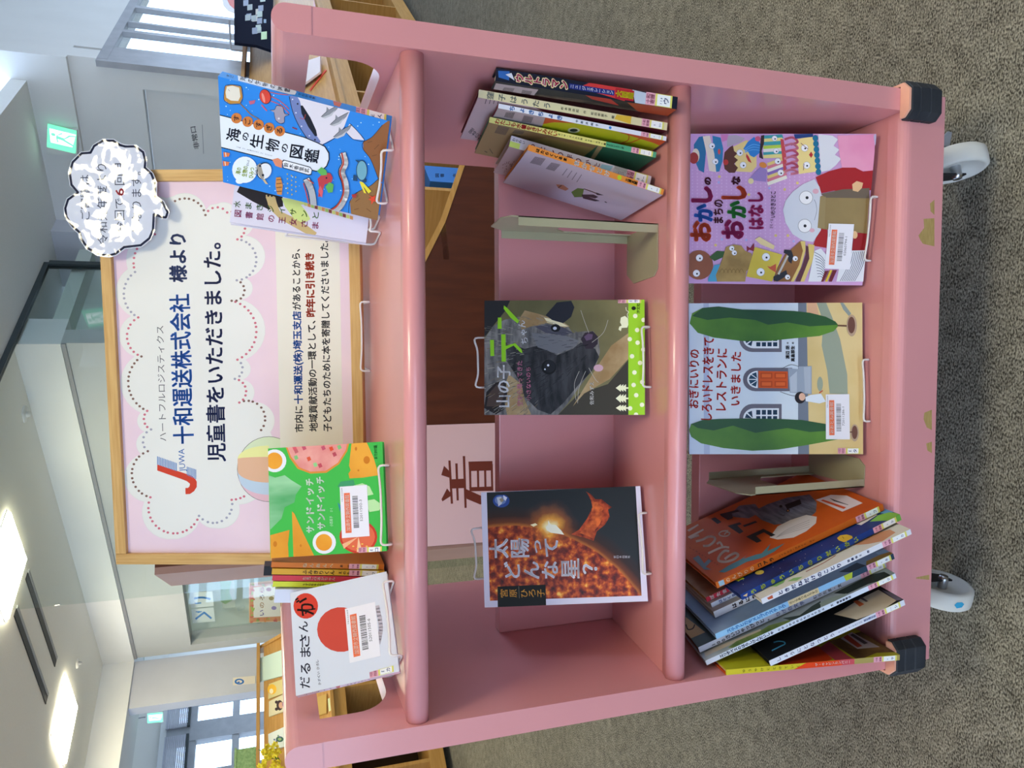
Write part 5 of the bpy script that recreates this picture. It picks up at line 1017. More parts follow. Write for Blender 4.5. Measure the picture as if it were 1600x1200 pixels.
A.P('#3f9a6a', [(830, 640), (850, 610), (930, 600), (940, 635), (1000, 640), (860, 660)]); A.P('#b8e4a8', [(930, 635), (985, 620), (1030, 640), (1055, 690), (1010, 700)]); A.P('#b8e4a8', [(1000, 730), (1060, 720), (1108, 755), (1090, 790), (1030, 800)]); A.P('#2f8a9a', [(830, 740), (850, 760), (845, 800)])
A.E('#c43a28', 960, 955, 118, 104); A.E('#de6a48', 960, 955, 104, 90); A.P('#f0b48a', [(960, 950), (870, 900), (890, 870)]); A.P('#f0c49a', [(960, 955), (950, 1050), (985, 1050)]); A.P('#f0b48a', [(960, 955), (860, 1000), (870, 1030)]); [A.E('#e8c85a', 900+k*28, 1000+(k % 3)*14, 7, 4) for k in range(5)]
for k, ch in enumerate('サンドイッチ'):
    A.T('#eefaf0', ch, 686-k*.8, 930-k*59, 685-k*.8, 886-k*59, 52, .035); A.T('#eefaf0', ch, 756-k*1.6, 908-k*57, 755-k*1.6, 864-k*57, 52, .035)
A.T('#c9ecd0', '小西英子', 802, 890, 800, 825, 20, .008); A.T('#c9ecd0', 'さく', 800, 800, 799, 775, 16, .005); A.T('#1f5a2a', 'おでかけ版', 1080, 468, 1077, 383, 22, .015)
spinelabel(A, (962, 1062), (145, -8), (0, -40), 'E', 'コ', b.root)
barcode(A, [(858, 963), (844, 642), (1014, 630), (1031, 950)], LIB, '52011502-3', 5, b.root)
b.done(); wirestand(p, ZT, 'white wire stand holding the green sandwich book', hw=.055, back=.11, over=.9, cx=.42)
# ---------- top shelf: white square book with red shape
p = (-.3610, .0393, 1.0189, .6614, -.2848, -.0256, .1359, .0110, .1341)
b = Book(p, 'picture_book', 'white square picture book with a red circle, angled at the left of the top shelf', 'book', GT, '#d6dbe8', True, 'L', '#dccbd8')
A = b.front().crop(320, 900, 4)
A.full('#d4dae8'); A.E('#cf3a2a', 631, 187, 77, 80)
A.C('#3a2020', 10, [(585, 210), (640, 212), (690, 205)]); A.C('#3a2020', 10, [(630, 235), (640, 210)])
for ch, y, x, h, wd in (('だ', 700, 660, 68, 72), ('る', 612, 665, 70, 68), ('ま', 505, 665, 72, 62), ('さ', 445, 658, 66, 80), ('ん', 350, 648, 64, 68)): A.T('#1f2440', ch, x, y, x-2, y-wd, h, .012)
A.T('#2a1a1c', 'が', 690, 245, 682, 128, 118, .01)
for k, ch in enumerate('かがくいひろし'): A.T('#2a3050', ch, 727-k*2.5, 680-k*22-(8 if k > 3 else 0), 726-k*2.5, 664-k*22-(8 if k > 3 else 0), 18, .01)
A.C('#b9b2be', 26, [(1085, 420), (1100, 320), (1078, 190)]); A.E('#c8473a', 850, 335, 148, 140)
spinelabel(A, (1032, 640), (150, -42), (-3, -38), 'E', 'カ', b.root)
barcode(A, [(906, 545), (876, 206), (1064, 162), (1100, 500)], LIB, '52011505-6', 6, b.root)
A = b.left().crop(320, 900, 4); A.full('#dcc8d6'); 
for k, ch in enumerate('だるまさんが'): A.T('#33364e', ch, 640+k*38, 742-k*9, 641+k*38, 722-k*9, 24, .012)
A.E('#c4423a', 832, 690, 14, 10)
for k, ch in enumerate('かがくいひろし'): A.T('#55506a', ch, 900+k*22, 688-k*7, 901+k*22, 676-k*7, 14, .01)
b.done(); wirestand(p, ZT, 'white wire stand holding the white square book', hw=.05, back=.10, over=.85)
# ---------- spine-out helper
def spinebook(par, label, group, spine, cov, back, title, tcol, label_t, top=.93, bot=.30, hf=.62, extra=None, name='picture_book', bold=.02, lab=(.145, .02)):
    b = Book(par, name, label, 'book', group, cov, False, spinecol=spine, backcol=back)
    A = b.front(); A.full(spine); n = len(title); H, W = b.H, b.W
    def col(t, z0, z1, c, wd, u=.5, bo=bold):
        n = len(t)
        for k, ch in enumerate(t):
            zc = z0-(z0-z1)*(k+.5)/n; s_ = min(wd, (z0-z1)/n*1.02)
            v, f = glyphs(ch, bo)
            if v:
                xs = [q[0] for q in v]; ys = [q[1] for q in v]; cx, cy = .5, .38; A.add(c, [(W*u+(x-cx)*s_, zc+(y-cy)*s_) for x, y in v], f)
    col(title, H*top, H*bot, tcol, W*hf)
    if extra: extra(b, A, col)
    if label_t:
        B = Art(A.O, A.eu, A.ev, A.en, A.rect, A.lift+A.k*0.000012+.00008); z0, z1 = lab[0], lab[1]; z0, z1 = min(lab[0]*.26, .05), lab[1]*.26
        zz = lambda f: z0+(z1-z0)*f
        R = lambda c, f0, f1, u0, u1, up=True: B.U(c, [(W*u0, zz(f1)), (W*u1, zz(f1)), (W*u1, zz(f0)), (W*u0, zz(f0))], up)
        R('#e3a5b8', 0, .36, 0, 1); R('#dcd86e', .36, 1, 0, 1); R('#eceef2', .43, .93, .05, .95)
        def sm(t, f, c, wd):
            n = len(t)
            for k, ch in enumerate(t):
                v, ff = glyphs(ch, .02); s_ = wd/n; B.add(c, [(W*.5-wd/2+(k+x)*s_, zz(f)+y*min(s_, .009)) for x, y in v], ff)
        sm('十和', .16, '#8f4560', W*.8); sm('寄贈', .32, '#8f4560', W*.8); sm(label_t[0], .62, '#33427e', W*.3*max(1, len(label_t[0])*.7)); sm(label_t[1], .86, '#33427e', W*.6)
        o = B.make('spine_label', b.root); tag(o, 'pink and yellow-edged library spine label')
    return b
def codes(A, c1, quadlist):
    for Q in quadlist:
        A.k += 1
        for k in range(14): A.P('#4a4248', [q4(Q, k/14, 0), q4(Q, k/14+.042, 0), q4(Q, k/14+.042, 1), q4(Q, k/14, 1)], False)
# ---------- middle shelf, right: six leaning books
def ex(b, A, col):
    A.U('#c8393a', [(0, b.H*.30), (b.W, b.H*.26), (b.W, b.H*.5), (b.W*.5, b.H*.56)]); A.U('#b9c3d6', [(0, b.H*.17), (b.W*.9, b.H*.17), (b.W, b.H*.26), (0, b.H*.24)]); A.U('#2c5fa8', [(b.W*.2, b.H*.93), (b.W*.9, b.H*.93), (b.W*.8, b.H*.99), (b.W*.3, b.H*.985)]); A.U('#c9d0de', [(b.W*.25, b.H*.90), (b.W*.8, b.H*.92), (b.W*.6, b.H*.95)])
    col('ウルトラマン', b.H*.90, b.H*.615, '#efd98a', b.W*1.15, bo=.11); col('ウルトラマン', b.H*.90, b.H*.615, '#f4e6ee', b.W*1.1, bo=.06); col('ウルトラマン', b.H*.90, b.H*.615, '#c4264e', b.W*1.0, bo=.02)
    A.U('#1d2c78', [(b.W*.3, b.H*.36), (b.W*.7, b.H*.36), (b.W*.7, b.H*.61), (b.W*.3, b.H*.61)]); col('ニュージェネレーション', b.H*.605, b.H*.365, '#e8ecf6', b.W*.34)
    A.U('#a8202c', [(b.W*.08, b.H*.25), (b.W*.92, b.H*.25), (b.W*.92, b.H*.355), (b.W*.08, b.H*.355)]); col('大図鑑', b.H*.352, b.H*.252, '#f0de2c', b.W*.72, bo=.05)
p = (.3791, -.0049, .6448, -.0192, -.1109, .0772, .0164, .030, .2493)
b = spinebook(p, 'thick dark hero encyclopedia with red katakana spine, rightmost on the middle shelf', GM, '#151a2c', '#151a2c', '#1c1e28', '', '#fff', ('778', 'ウ'), extra=ex, lab=(.175, .03))
A = b.left().crop(680, 60, 4); BATTLE = noisy('dark_rubble', (.02, .018, .016), (.16, .12, .09), scale=40, rough=.4, stretch=(1, 3, 1)); A.full('#20222c'); A.P(BATTLE, [(560, 340), (900, 380), (1500, 480), (1500, 620), (1300, 600), (560, 430)]); A.P('#a8492c', [(1200, 400), (1540, 440), (1500, 560), (1260, 450)]); A.P('#b8332c', [(900, 330), (1060, 350), (1150, 420), (980, 380)]); A.P('#b9a8ac', [(380, 280), (645, 320), (610, 365), (360, 325)]); codes(A, 0, [[(432, 305), (498, 312), (480, 345), (415, 335)], [(545, 322), (608, 330), (590, 365), (535, 352)]]); b.done()
p = (.3598, .0258, .6420, -.010, -.1232, .1059, .0105, .1900, .2662)
def ex(b, A, col): col('杉本深由起 作', b.H*.58, b.H*.44, '#4a4438', b.W*.4); col('松田奈那子 絵', b.H*.42, b.H*.29, '#4a4438', b.W*.4); A.U('#d9b23c', [(0, b.H*.2), (b.W, b.H*.2), (b.W*.9, b.H*.28), (b.W*.3, b.H*.29)])
b = spinebook(p, 'cream spine book with dark title beside the dark encyclopedia, middle shelf', GM, '#d8cfa6', '#5c1626', '#c9b4b8', '窪子はうたう', '#51606c', ('E', 'ヨシ'), top=.97, bot=.62, hf=.95, extra=ex)
A = b.left().crop(680, 60, 4); A.full('#c9b0b4'); A.P('#5a1c28', [(600, 420), (1500, 560), (1500, 700), (900, 560)]); A.T('#3a3038', '杜の本屋', 300, 615, 230, 555, 40, .01); [A.L('#6a5a60', 5, [(320+k*26, 380), (312+k*26, 408)]) for k in range(4)]; b.done()
p = (.3465, .0293, .6410, -.010, -.1193, .1260, .0062, .1900, .2400)
def ex(b, A, col): col('中新井純子', b.H*.56, b.H*.41, '#5a6a80', b.W*.6); A.U('#2f7fd0', [(b.W*(.5+.32*math.cos(t*.524)), b.H*.345+b.W*.32*math.sin(t*.524)) for t in range(12)])
b = spinebook(p, 'white spine book with blue brush title and yellow back, middle shelf', GM, '#dfe2ee', '#a3244a', '#b5a8ac', 'ちょきちょき', '#2a72c4', ('E', 'ナカ'), top=.95, bot=.62, hf=1.25, extra=ex, bold=.035)
A = b.left().crop(780, 95, 10); A.full('#b9a9ae'); A.P('#c9552a', [(730, 860), (1250, 960), (2700, 1200), (2600, 1400), (900, 1080), (680, 1000)]); A.P('#b9ba1e', [(690, 985), (860, 960), (1250, 980), (1700, 1060), (2400, 1280), (2650, 1380), (2500, 1480), (620, 1100)]); A.E('#c9c8a8', 1165, 1085, 95, 42); A.E('#26302c', 1165, 1085, 62, 24); A.C('#c04a1e', 14, [(1900, 1120), (2020, 1160), (2010, 1240), (1900, 1290)]); A.C('#c04a1e', 14, [(1760, 1270), (2000, 1290), (2260, 1190)]); codes(A, 0, [[(110, 800), (250, 810), (210, 900), (75, 880)], [(390, 850), (540, 880), (500, 970), (350, 950)]]); b.done()
p = (.3302, .0571, .6415, -.010, -.1400, .1526, .0078, .1550, .2442)
def ex(b, A, col): col('オーサ・ストルク作', b.H*.60, b.H*.45, '#3f4436', b.W*.42); col('ヒッテ・スペー絵', b.H*.44, b.H*.31, '#3f4436', b.W*.42); A.U('#4fa07c', [(0, 0), (b.W, 0), (b.W, b.H*.31), (0, b.H*.31)]); col('きただいえりこ訳', b.H*.305, b.H*.20, '#234a3c', b.W*.42)
b = spinebook(p, 'yellow green spine book with red title, fourth book from the right on middle shelf', GM, '#d9d07c', '#3f8a6a', '#9a7f5c', 'わたしも水着をきてみたい', '#b8282c', ('949', 'スト'), top=.97, bot=.60, hf=1.1, extra=ex, bold=.03)
A = b.left().crop(680, 60, 4); A.full('#9a8058'); A.P('#a8985c', [(700, 620), (1050, 700), (980, 760), (600, 640)]); A.P('#2f6b52', [(1040, 650), (1440, 700), (1300, 860), (900, 760)]); A.P('#b8a87c', [(1030, 650), (1060, 660), (990, 760), (970, 750)]); codes(A, 0, [[(395, 545), (465, 560), (440, 605), (370, 590)], [(500, 570), (560, 582), (545, 600), (480, 590)]]); A.L('#4a3a2c', 5, [(310, 705), (325, 712)]); A.L('#4a3a2c', 4, [(340, 690), (360, 720)]); b.done()
p = (.2930, .0768, .6405, -.005, -.1403, .2318, .0158, .1400, .2138)
def ex(b, A, col): A.U('#c9d66a', [(0, b.H*.93), (b.W*.5, b.H*.93), (b.W*.5, b.H), (0, b.H)]); col('わりわい', b.H*.99, b.H*.90, '#3a3a4a', b.W*.3, .7); A.U('#8fb4c4', [(b.W*.2, b.H*.30), (b.W*.9, b.H*.28), (b.W*.8, b.H*.36), (b.W*.3, b.H*.37)]); A.U('#9a9a98', [(0, b.H*.16), (b.W, b.H*.16), (b.W, b.H*.27), (0, b.H*.27)]); col('堀田亮', b.H*.268, b.H*.165, '#ecebf0', b.W*.5)
b = spinebook(p, 'grey white spine book with curly dark red title behind the orange spine book', GM, '#cfc6cf', '#b8aeb4', '#b9a4a8', 'わたしの作りかた', '#7c2a3c', ('E', 'クー'), top=.88, bot=.36, hf=.68, extra=ex)
A = b.left().crop(780, 170, 8.889); A.full('#b59a9c'); [A.E('#5e2c28', 30+rn.random()*190, 720+rn.random()*160, 5+rn.random()*9, 4, rn.random()*180) for k in range(30)]; b.done()
p = (.2740, .0393, .6395, .0221, -.1062, .2638, .0083, .1638, .2030)
def ex(b, A, col): col('はたらくくるま', b.H*.95, b.H*.72, '#3a2c1c', b.W*.66); col('三浦太郎', b.H*.29, b.H*.20, '#2c2418', b.W*.6); A.U('#b9cf2c', [(b.W*(.5+.4*math.cos(t*.524)), b.H*.335+b.W*.4*math.sin(t*.524)) for t in range(12)])
b = spinebook(p, 'orange spine picture book with white back cover, leftmost of the middle shelf row', GM, '#dd8a3c', '#dd8a3c', '#c3b4c2', 'まかせとけ', '#f0eef4', ('E', 'マカ'), top=.68, bot=.40, hf=.98, extra=ex, bold=.05, lab=(.155, .015))
A = b.left().crop(680, 60, 4); A.full('#c0b2c2'); codes(A, 0, [[(625, 738), (692, 752), (660, 795), (592, 778)], [(727, 775), (785, 788), (745, 830), (690, 815)]]); [A.L('#7a6e7c', 5, [(825+k*30, 815+k*12), (795+k*30, 855+k*14)]) for k in range(4)]
A.P('#b8785a', [(755, 912), (800, 915), (835, 940), (815, 952), (770, 935)]); A.L('#33261f', 5, [(770, 932), (790, 918)]); A.P('#5f7a34', [(850, 960), (890, 935), (930, 940), (920, 990), (870, 992)]); A.P('#3a2c38', [(915, 975), (990, 975), (1020, 990), (1000, 1000), (960, 990), (1030, 1015), (1000, 1018), (925, 1000)]); A.C('#5a2f2a', 5, [(930, 940), (975, 955), (1010, 970)]); A.P('#3a2c38', [(1005, 962), (1055, 980), (1010, 978)]); A.L('#3a2c38', 5, [(1060, 1020), (1072, 1026)]); b.done()
# ---------- bottom shelf, left: picture books leaning to the left
p = (-.1930, -.0073, .2745, .0, -.1506, -.3842, .0100, .2150, .2925)
def ex(b, A, col): col('コアラ', b.H*.765, b.H*.66, '#2a2622', b.W*.75, bo=.04); col('レイチェル・ブライト さく', b.H*.64, b.H*.42, '#4a2a16', b.W*.4); A.U('#8fb0c4', [(b.W*.1, b.H*.955), (b.W*.9, b.H*.955), (b.W*.9, b.H*.985), (b.W*.1, b.H*.985)])
b = spinebook(p, 'orange picture book with a grey koala leaning beside the bookend, bottom shelf', GB, '#c9641c', '#c4581a', '#c4581a', 'のんびりの', '#efd9c4', ('E', 'フ'), top=.95, bot=.775, hf=.75, extra=ex, lab=(.19, .03))
A = b.right().crop(1060, 760, 8.889); OR_ = noisy('orange_print', '#b8481a', '#cf641c', scale=7, rough=.4); A.full(OR_)
A.crop(1040, 740, 4); FURK = noisy('koala_fur', '#55586a', '#7c8092', scale=30, rough=.45, stretch=(1, 1, 5)); A.P(FURK, [(540, 240), (640, 190), (760, 150), (900, 130), (945, 180), (940, 240), (880, 290), (780, 310), (680, 320), (600, 290)]); A.P(FURK, [(400, 260), (460, 200), (560, 190), (600, 240), (520, 280), (430, 272)]); A.P('#d9d4d6', [(650, 400), (700, 330), (780, 290), (880, 258), (945, 270), (940, 310), (880, 360), (800, 400), (700, 412)]); [A.C('#a8a2a8', 2.5, [(690, 400), (760, 350+k*8), (900, 290+k*14)]) for k in range(4)]
A.P('#1c1a1e', [(745, 195), (840, 160), (850, 190), (760, 225)]); A.E('#1a1a20', 765, 232, 12, 9, -20); A.E('#d98a4a', 765, 232, 5); A.E('#1a1a20', 720, 205, 10, 8); A.C('#3c3c48', 4, [(715, 255), (735, 262), (745, 258)])
A.crop(1060, 760, 8.889)
NV = '#26282e'
A.P(NV, [(450, 450), (510, 430), (600, 495), (545, 525)]); A.P(NV, [(575, 385), (820, 325), (850, 350), (740, 375), (760, 440), (690, 470), (590, 410)])
A.P(NV, [(680, 550), (850, 500), (880, 525), (820, 545), (905, 630), (850, 660)]); A.P(NV, [(890, 545), (1070, 480), (1100, 500), (920, 565)])
A.P(NV, [(940, 700), (1180, 590), (1350, 675), (1290, 700), (1190, 640), (1080, 690), (1160, 760), (1090, 785)])
CR = '#d9c3b4'
A.P(CR, [(120, 610), (270, 525), (285, 540), (150, 630)]); A.P(CR, [(130, 700), (345, 590), (355, 610), (150, 725)]); A.C(CR, 34, [(170, 720), (280, 680)]); A.C(CR, 32, [(250, 765), (340, 740), (420, 700), (500, 710), (500, 760), (430, 820), (350, 830)]); A.C(CR, 30, [(420, 930), (600, 850), (700, 850)]); A.C(CR, 28, [(540, 800), (580, 780), (620, 850)]); A.C(CR, 34, [(700, 900), (640, 900), (570, 970), (560, 1030), (640, 1050), (760, 1020), (830, 960), (790, 930), (720, 960), (650, 1010)]); A.C(CR, 18, [(690, 620), (610, 625), (565, 660), (600, 690), (680, 690), (715, 650), (670, 640), (640, 670)])
A.P('#4f7f8c', [(560, 1190), (700, 1100), (860, 1020), (950, 960), (900, 1010), (1080, 950), (1160, 930), (1280, 800), (1240, 900), (1480, 790), (1330, 910), (1150, 1000), (950, 1050), (800, 1130), (640, 1200)]); A.P('#6a7c8a', [(200, 1000), (280, 960), (360, 1070), (420, 1010), (460, 1040), (380, 1120), (460, 1160), (360, 1160)])
for k, ch in enumerate('レイチェル・ブライト'): A.T('#3a2418', ch, 150+k*42, 860+k*26, 175+k*42, 875+k*26, 26, .01)
A.crop(1260, 760, 8.889); A.P('#dcd0d8', [(130, 190), (340, 120), (560, 130), (785, 235), (500, 355)]); A.P('#c9502c', [(200, 200), (230, 185), (555, 295), (520, 318)])
for k in range(12): A.P('#4a4650', [(325+k*21, 170+k*7.6), (333+k*21, 167+k*7.6), (405+k*16.5, 210+k*4.5), (392+k*16.5, 214+k*4.5)], False)
b.done()
p = (-.2025, -.0345, .2690, .0, -.1225, -.3930, .0092, .2150, .2796)
def ex(b, A, col): A.U('#6fb04a', [(0, 0), (b.W, 0), (b.W, b.H*.06), (0, b.H*.08)]); A.U('#d9b98a', [(b.W*.2, b.H*.97), (b.W*.7, b.H*.96), (b.W*.6, b.H*.99)])
b = spinebook(p, 'dark blue night sky picture book with yellow-green lettering, bottom shelf', GB, '#1c3c86', '#1a3070', '#1a3070', 'うちゅういちのりだいかい', '#cfe04a', ('E', 'ト'), top=.955, bot=.26, hf=.95, extra=ex, bold=.05, lab=(.19, .03))
A = b.right(); NVY = noisy('night_print', '#131f4c', '#24459a', scale=7, rough=.4); A.full(NVY); A.crop(1130, 850, 8.889); A.P('#cfe02c', [(125, 490), (180, 455), (250, 445), (395, 375), (410, 400), (270, 465), (300, 480), (235, 500), (215, 520), (165, 505)]); A.P('#cfe02c', [(395, 345), (480, 300), (640, 240), (650, 262), (540, 300), (545, 325), (490, 335)]); A.P('#cfe02c', [(690, 215), (820, 150), (820, 175), (740, 225)]); A.E('#b9a84a', 505, 395, 62, 30, -8)
rn = random.Random(4); A.k += 1
for k in range(60): A.E('#e8e8c8', rn.randint(100, 1590), rn.randint(-60, 560), 4, None, 0, False, 6)
A.crop(1260, 760, 8.889); A.P('#d9b23c', [(425, 720), (470, 680), (560, 668), (635, 690), (645, 730), (590, 790), (520, 775), (450, 750)]); A.L('#5a4a24', 7, [(500, 700), (520, 725)]); A.P('#5a9ac8', [(950, 370), (1090, 305), (1250, 350), (1100, 380)]); A.P('#7fb84a', [(880, 490), (1000, 400), (1150, 360), (1340, 380), (1330, 460), (1200, 470)]); A.P('#dcd6d4', [(640, 510), (900, 380), (990, 395), (760, 540)]); A.P('#c9502c', [(690, 495), (740, 470), (760, 485), (705, 512)]); b.done()
p = (-.2180, -.0583, .2740, .0, -.1551, -.3816, .0085, .1950, .2513)
def ex(b, A, col): col('加藤休ミ 作', b.H*.44, b.H*.28, '#2c3a6a', b.W*.5); A.U('#b8563a', [(b.W*.2, b.H*.93), (b.W*.8, b.H*.93), (b.W*.7, b.H*.965), (b.W*.3, b.H*.96)])
b = spinebook(p, 'white spine picture book with sprout drawing and dark blue title, bottom shelf', GB, '#d9dbe6', '#d9d2c8', '#d9d2c8', 'ときだねだけのことり', '#26356e', ('E', 'カ'), top=.90, bot=.47, hf=.9, extra=ex, bold=.04, lab=(.19, .03))
A = b.right(); A.full(noisy('cream_print', '#d2ccc4', '#e0dcd2', scale=5, rough=.45)); A.crop(1130, 850, 8.889); A.P('#7fae6a', [(640, 590), (700, 540), (800, 490), (870, 480), (840, 540), (740, 590)]); A.P('#5f9a54', [(860, 450), (960, 390), (1060, 370), (1010, 420), (900, 460)]); A.P('#8fba74', [(890, 520), (980, 470), (1110, 455), (1020, 510)]); A.C('#9c4a34', 9, [(1150, 385), (1260, 330), (1400, 260), (1560, 160)]); A.crop(1260, 760, 8.889); A.P('#c98f6c', [(640, 820), (800, 740), (1000, 640), (1160, 600), (1240, 640), (1060, 760), (860, 800)]); b.done()
# three recessed spines and the ones below them
b = spinebook((-.2260, .028, .2680, .0, -.15, -.385, .0078, .17, .293), 'book with red spine end and white kanji, peeking out under the dark blue book', GB, '#b8283c', '#b88a5a', '#a87a4a', 'ぽたま玉王', '#f0e4e2', None, top=.985, bot=.80, hf=.9, bold=.05)
A = b.right(); A.full(noisy('tan_print', '#8a5c34', '#c9a88a', scale=9, rough=.45)); b.done()
b = spinebook((-.2350, .022, .2680, .0, -.15, -.385, .0078, .17, .288), 'thin white spine with blue script, directly under the red spine end', GB, '#cdd3e6', '#c9c4c0', '#c9c4c0', 'はぐくまれて', '#3a4f9a', None, top=.96, bot=.80, hf=.8, bold=.03); b.done()
b = spinebook((-.2478, .008, .2710, .0, -.16, -.383, .0105, .18, .287), 'white spine book with dark title just above the grey blue book, bottom shelf', GB, '#dcdde8', '#b9b4ac', '#b9b4ac', 'はるにあえたら', '#33202c', None, top=.90, bot=.62, hf=.75, bold=.05); b.done()
p = (-.2630, -.0296, .2752, .0024, -.1675, -.3712, .0090, .2191, .3026)
def ex(b, A, col): A.U('#d9c49a', [(0, b.H*.43), (b.W, b.H*.43), (b.W, b.H*.60), (0, b.H*.60)]); col('さくらあつみとうすけ', b.H*.595, b.H*.435, '#7a6a4a', b.W*.6); A.U('#2c4258', [(0, 0), (b.W, 0), (b.W, b.H*.25), (0, b.H*.25)]); A.U('#b5c23c', [(0, b.H*.245), (b.W, b.H*.235), (b.W, b.H*.285), (0, b.H*.28)])
b = spinebook(p, 'grey blue picture book of a seascape with light blue spine, bottom shelf', GB, '#8fbfe4', '#7f97b8', '#7f97b8', 'ステラとカモメとプラスチック', '#2a72c0', ('E', 'キ'), top=.94, bot=.615, hf=.8, extra=ex, bold=.03, lab=(.18, .02))
A = b.right(); A.full(noisy('seascape_print', '#6c86ac', '#9ab0c8', scale=6, rough=.4)); A.crop(1260, 760, 8.889); A.P('#a8823a', [(830, 1040), (1000, 960), (1180, 900), (1250, 980), (1240, 1000), (1000, 1090), (830, 1130)]); A.P('#3c4a5c', [(450, 1190), (700, 1060), (830, 1100), (820, 1200)]); A.P('#8fb0d0', [(960, 920), (1080, 870), (1170, 905), (1000, 950)]); b.done()
p = (-.2780, -.0200, .2800, .0, -.1950, -.3950, .0090, .2150, .3180)
def ex(b, A, col): col('ひげ白文字', b.H*.60, b.H*.44, '#6a6f9a', b.W*.8); col('むらたま・文', b.H*.40, b.H*.24, '#6a6a72', b.W*.7)
b = spinebook(p, 'pale grey spine book with hand-drawn title under the grey blue book', GB, '#b9bccb', '#54626a', '#6a3024', '100さいじゃっぴっと。', '#33343c', ('E', 'ミ'), top=.94, bot=.63, hf=.85, extra=ex, bold=.03, lab=(.17, .01))
A = b.right(); A.full(noisy('slate_print', '#3c4a4c', '#56666a', scale=6, rough=.45)); A.crop(1060, 880, 6.667); A.P('#b9976a', [(75, 560), (180, 640), (280, 720), (90, 800), (70, 800)]); A.C('#2a2420', 12, [(80, 640), (100, 690), (150, 680), (170, 640)]); b.done()
p = (-.2885, -.0405, .2820, -.0051, -.2000, -.4020, .0078, .2150, .3170)
def ex(b, A, col): col('むかしからのにちじょうけん', b.H*.63, b.H*.38, '#3a4a6a', b.W*.55); col('文 福音館書店', b.H*.35, b.H*.24, '#4a5066', b.W*.5)
b = spinebook(p, 'white spine picture book with navy katakana and green leaf cover, bottom shelf', GB, '#d4dff0', '#b9c4cc', '#b9c4cc', 'エリザベスのはらしけんだいしゃ', '#26345e', ('E', 'ジ'), top=.93, bot=.65, hf=.9, extra=ex, bold=.04, lab=(.18, .02))
A = b.right(); A.full(noisy('leaf_print', '#7c8c92', '#c4ccd2', scale=7, rough=.4)); LEAF = noisy('leaf_paint', '#4f6a34', '#93a85a', scale=30, rough=.45); A.crop(1100, 930, 8.889); A.P('#c9bda8', [(0, 790), (780, 470), (800, 490), (20, 850)]); A.P(LEAF, [(330, 730), (450, 640), (780, 500), (900, 420), (1200, 340), (1190, 400), (900, 520), (600, 680), (400, 730)]); A.P('#3c4a44', [(1090, 320), (1330, 280), (1500, 150), (1620, 80), (1620, 180), (1400, 300), (1200, 350)]); A.crop(1260, 890, 8.889); A.P('#26302a', [(380, 330), (900, 70), (1080, 30), (1220, 105), (860, 200), (560, 340)]); A.P('#9aa8a0', [(180, 470), (300, 400), (560, 330), (540, 400), (240, 540)]); b.done()
p = (-.3270, -.0515, .2752, .0, -.1594, -.3600, .0090, .2135, .2276)
def ex(b, A, col): col('モーリス・メーテルリンク', b.H*.50, b.H*.32, '#6a7aa8', b.W*.5); col('重松彌佐絵', b.H*.31, b.H*.22, '#7a86b8', b.W*.5)
b = spinebook(p, 'black covered picture book with white spine and blue curl, lowest of the leaning row', GB, '#d6dae8', '#101218', '#101218', 'しょうにとなつとう', '#5a4a7a', ('913', 'シ'), top=.96, bot=.52, hf=.8, extra=ex, bold=.02, lab=(.19, .03))
A = b.right(); A.full(noisy('black_print', '#0d0e12', '#16181e', scale=5, rough=.3)); A.crop(1100, 930, 8.889); A.C('#3a86b8', 16, [(945, 770), (1060, 710), (1120, 680), (1110, 650), (1040, 640), (970, 655)]); A.crop(1260, 890, 8.889); A.P(noisy('pale_photo', '#b9a488', '#d6d0c6', scale=8, rough=.4), [(380, 620), (700, 695), (1050, 570), (1250, 430), (1000, 280), (760, 400), (500, 560)]); A.P('#6a6478', [(1040, 280), (1180, 320), (1340, 420), (1250, 430)]); A.P('#b8542c', [(650, 440), (710, 425), (805, 480), (740, 515)]); A.P('#5a4a4c', [(770, 380), (860, 440), (830, 450), (740, 400)]); b.done()
p = (-.4155, -.0422, .2735, .0, -.1404, .0, .0082, .2100, .2819)
def ex(b, A, col): A.U('#e2451c', [(0, b.H*.3), (b.W, b.H*.3), (b.W, b.H*.55), (0, b.H*.62)]); A.U('#c8505c', [(0, b.H*.27), (b.W, b.H*.27), (b.W, b.H*.36), (0, b.H*.34)]); A.U('#a8985a', [(0, 0), (b.W, 0), (b.W, b.H*.27), (0, b.H*.27)]); col('ザ・キャビンカンパニー', b.H*.50, b.H*.29, '#f0d8d4', b.W*.62, bo=.03)
b = spinebook(p, 'yellow and orange picture book standing against the left side panel, bottom shelf', GB, '#cfc02c', '#b8a824', '#c8501c', 'ゆうやけにとけていく', '#6a641c', ('E', 'ヤ'), top=.92, bot=.58, hf=.62, extra=ex, lab=(.17, .02))
A = b.right(); A.full('#b3b01e'); A.crop(1190, 960, 6.667); A.P('#d8431c', [(420, 560), (180, 540), (120, 380), (600, 330), (740, 470)]); A.P('#b8485a', [(600, 350), (700, 280), (900, 430), (1000, 490), (780, 490)]); A.P(noisy('bark_paint', '#4a3420', '#8a6c3c', scale=24, rough=.5), [(700, 280), (1100, 160), (1440, 390), (1200, 400), (1010, 480)]); A.P('#c4bcc8', [(820, 250), (940, 185), (1230, 340), (1000, 360)]); A.P('#a8402c', [(850, 240), (895, 212), (1050, 330), (1000, 345)]); A.P('#4a4450', [(920, 215), (950, 200), (1110, 300), (1070, 312)]); b.done()
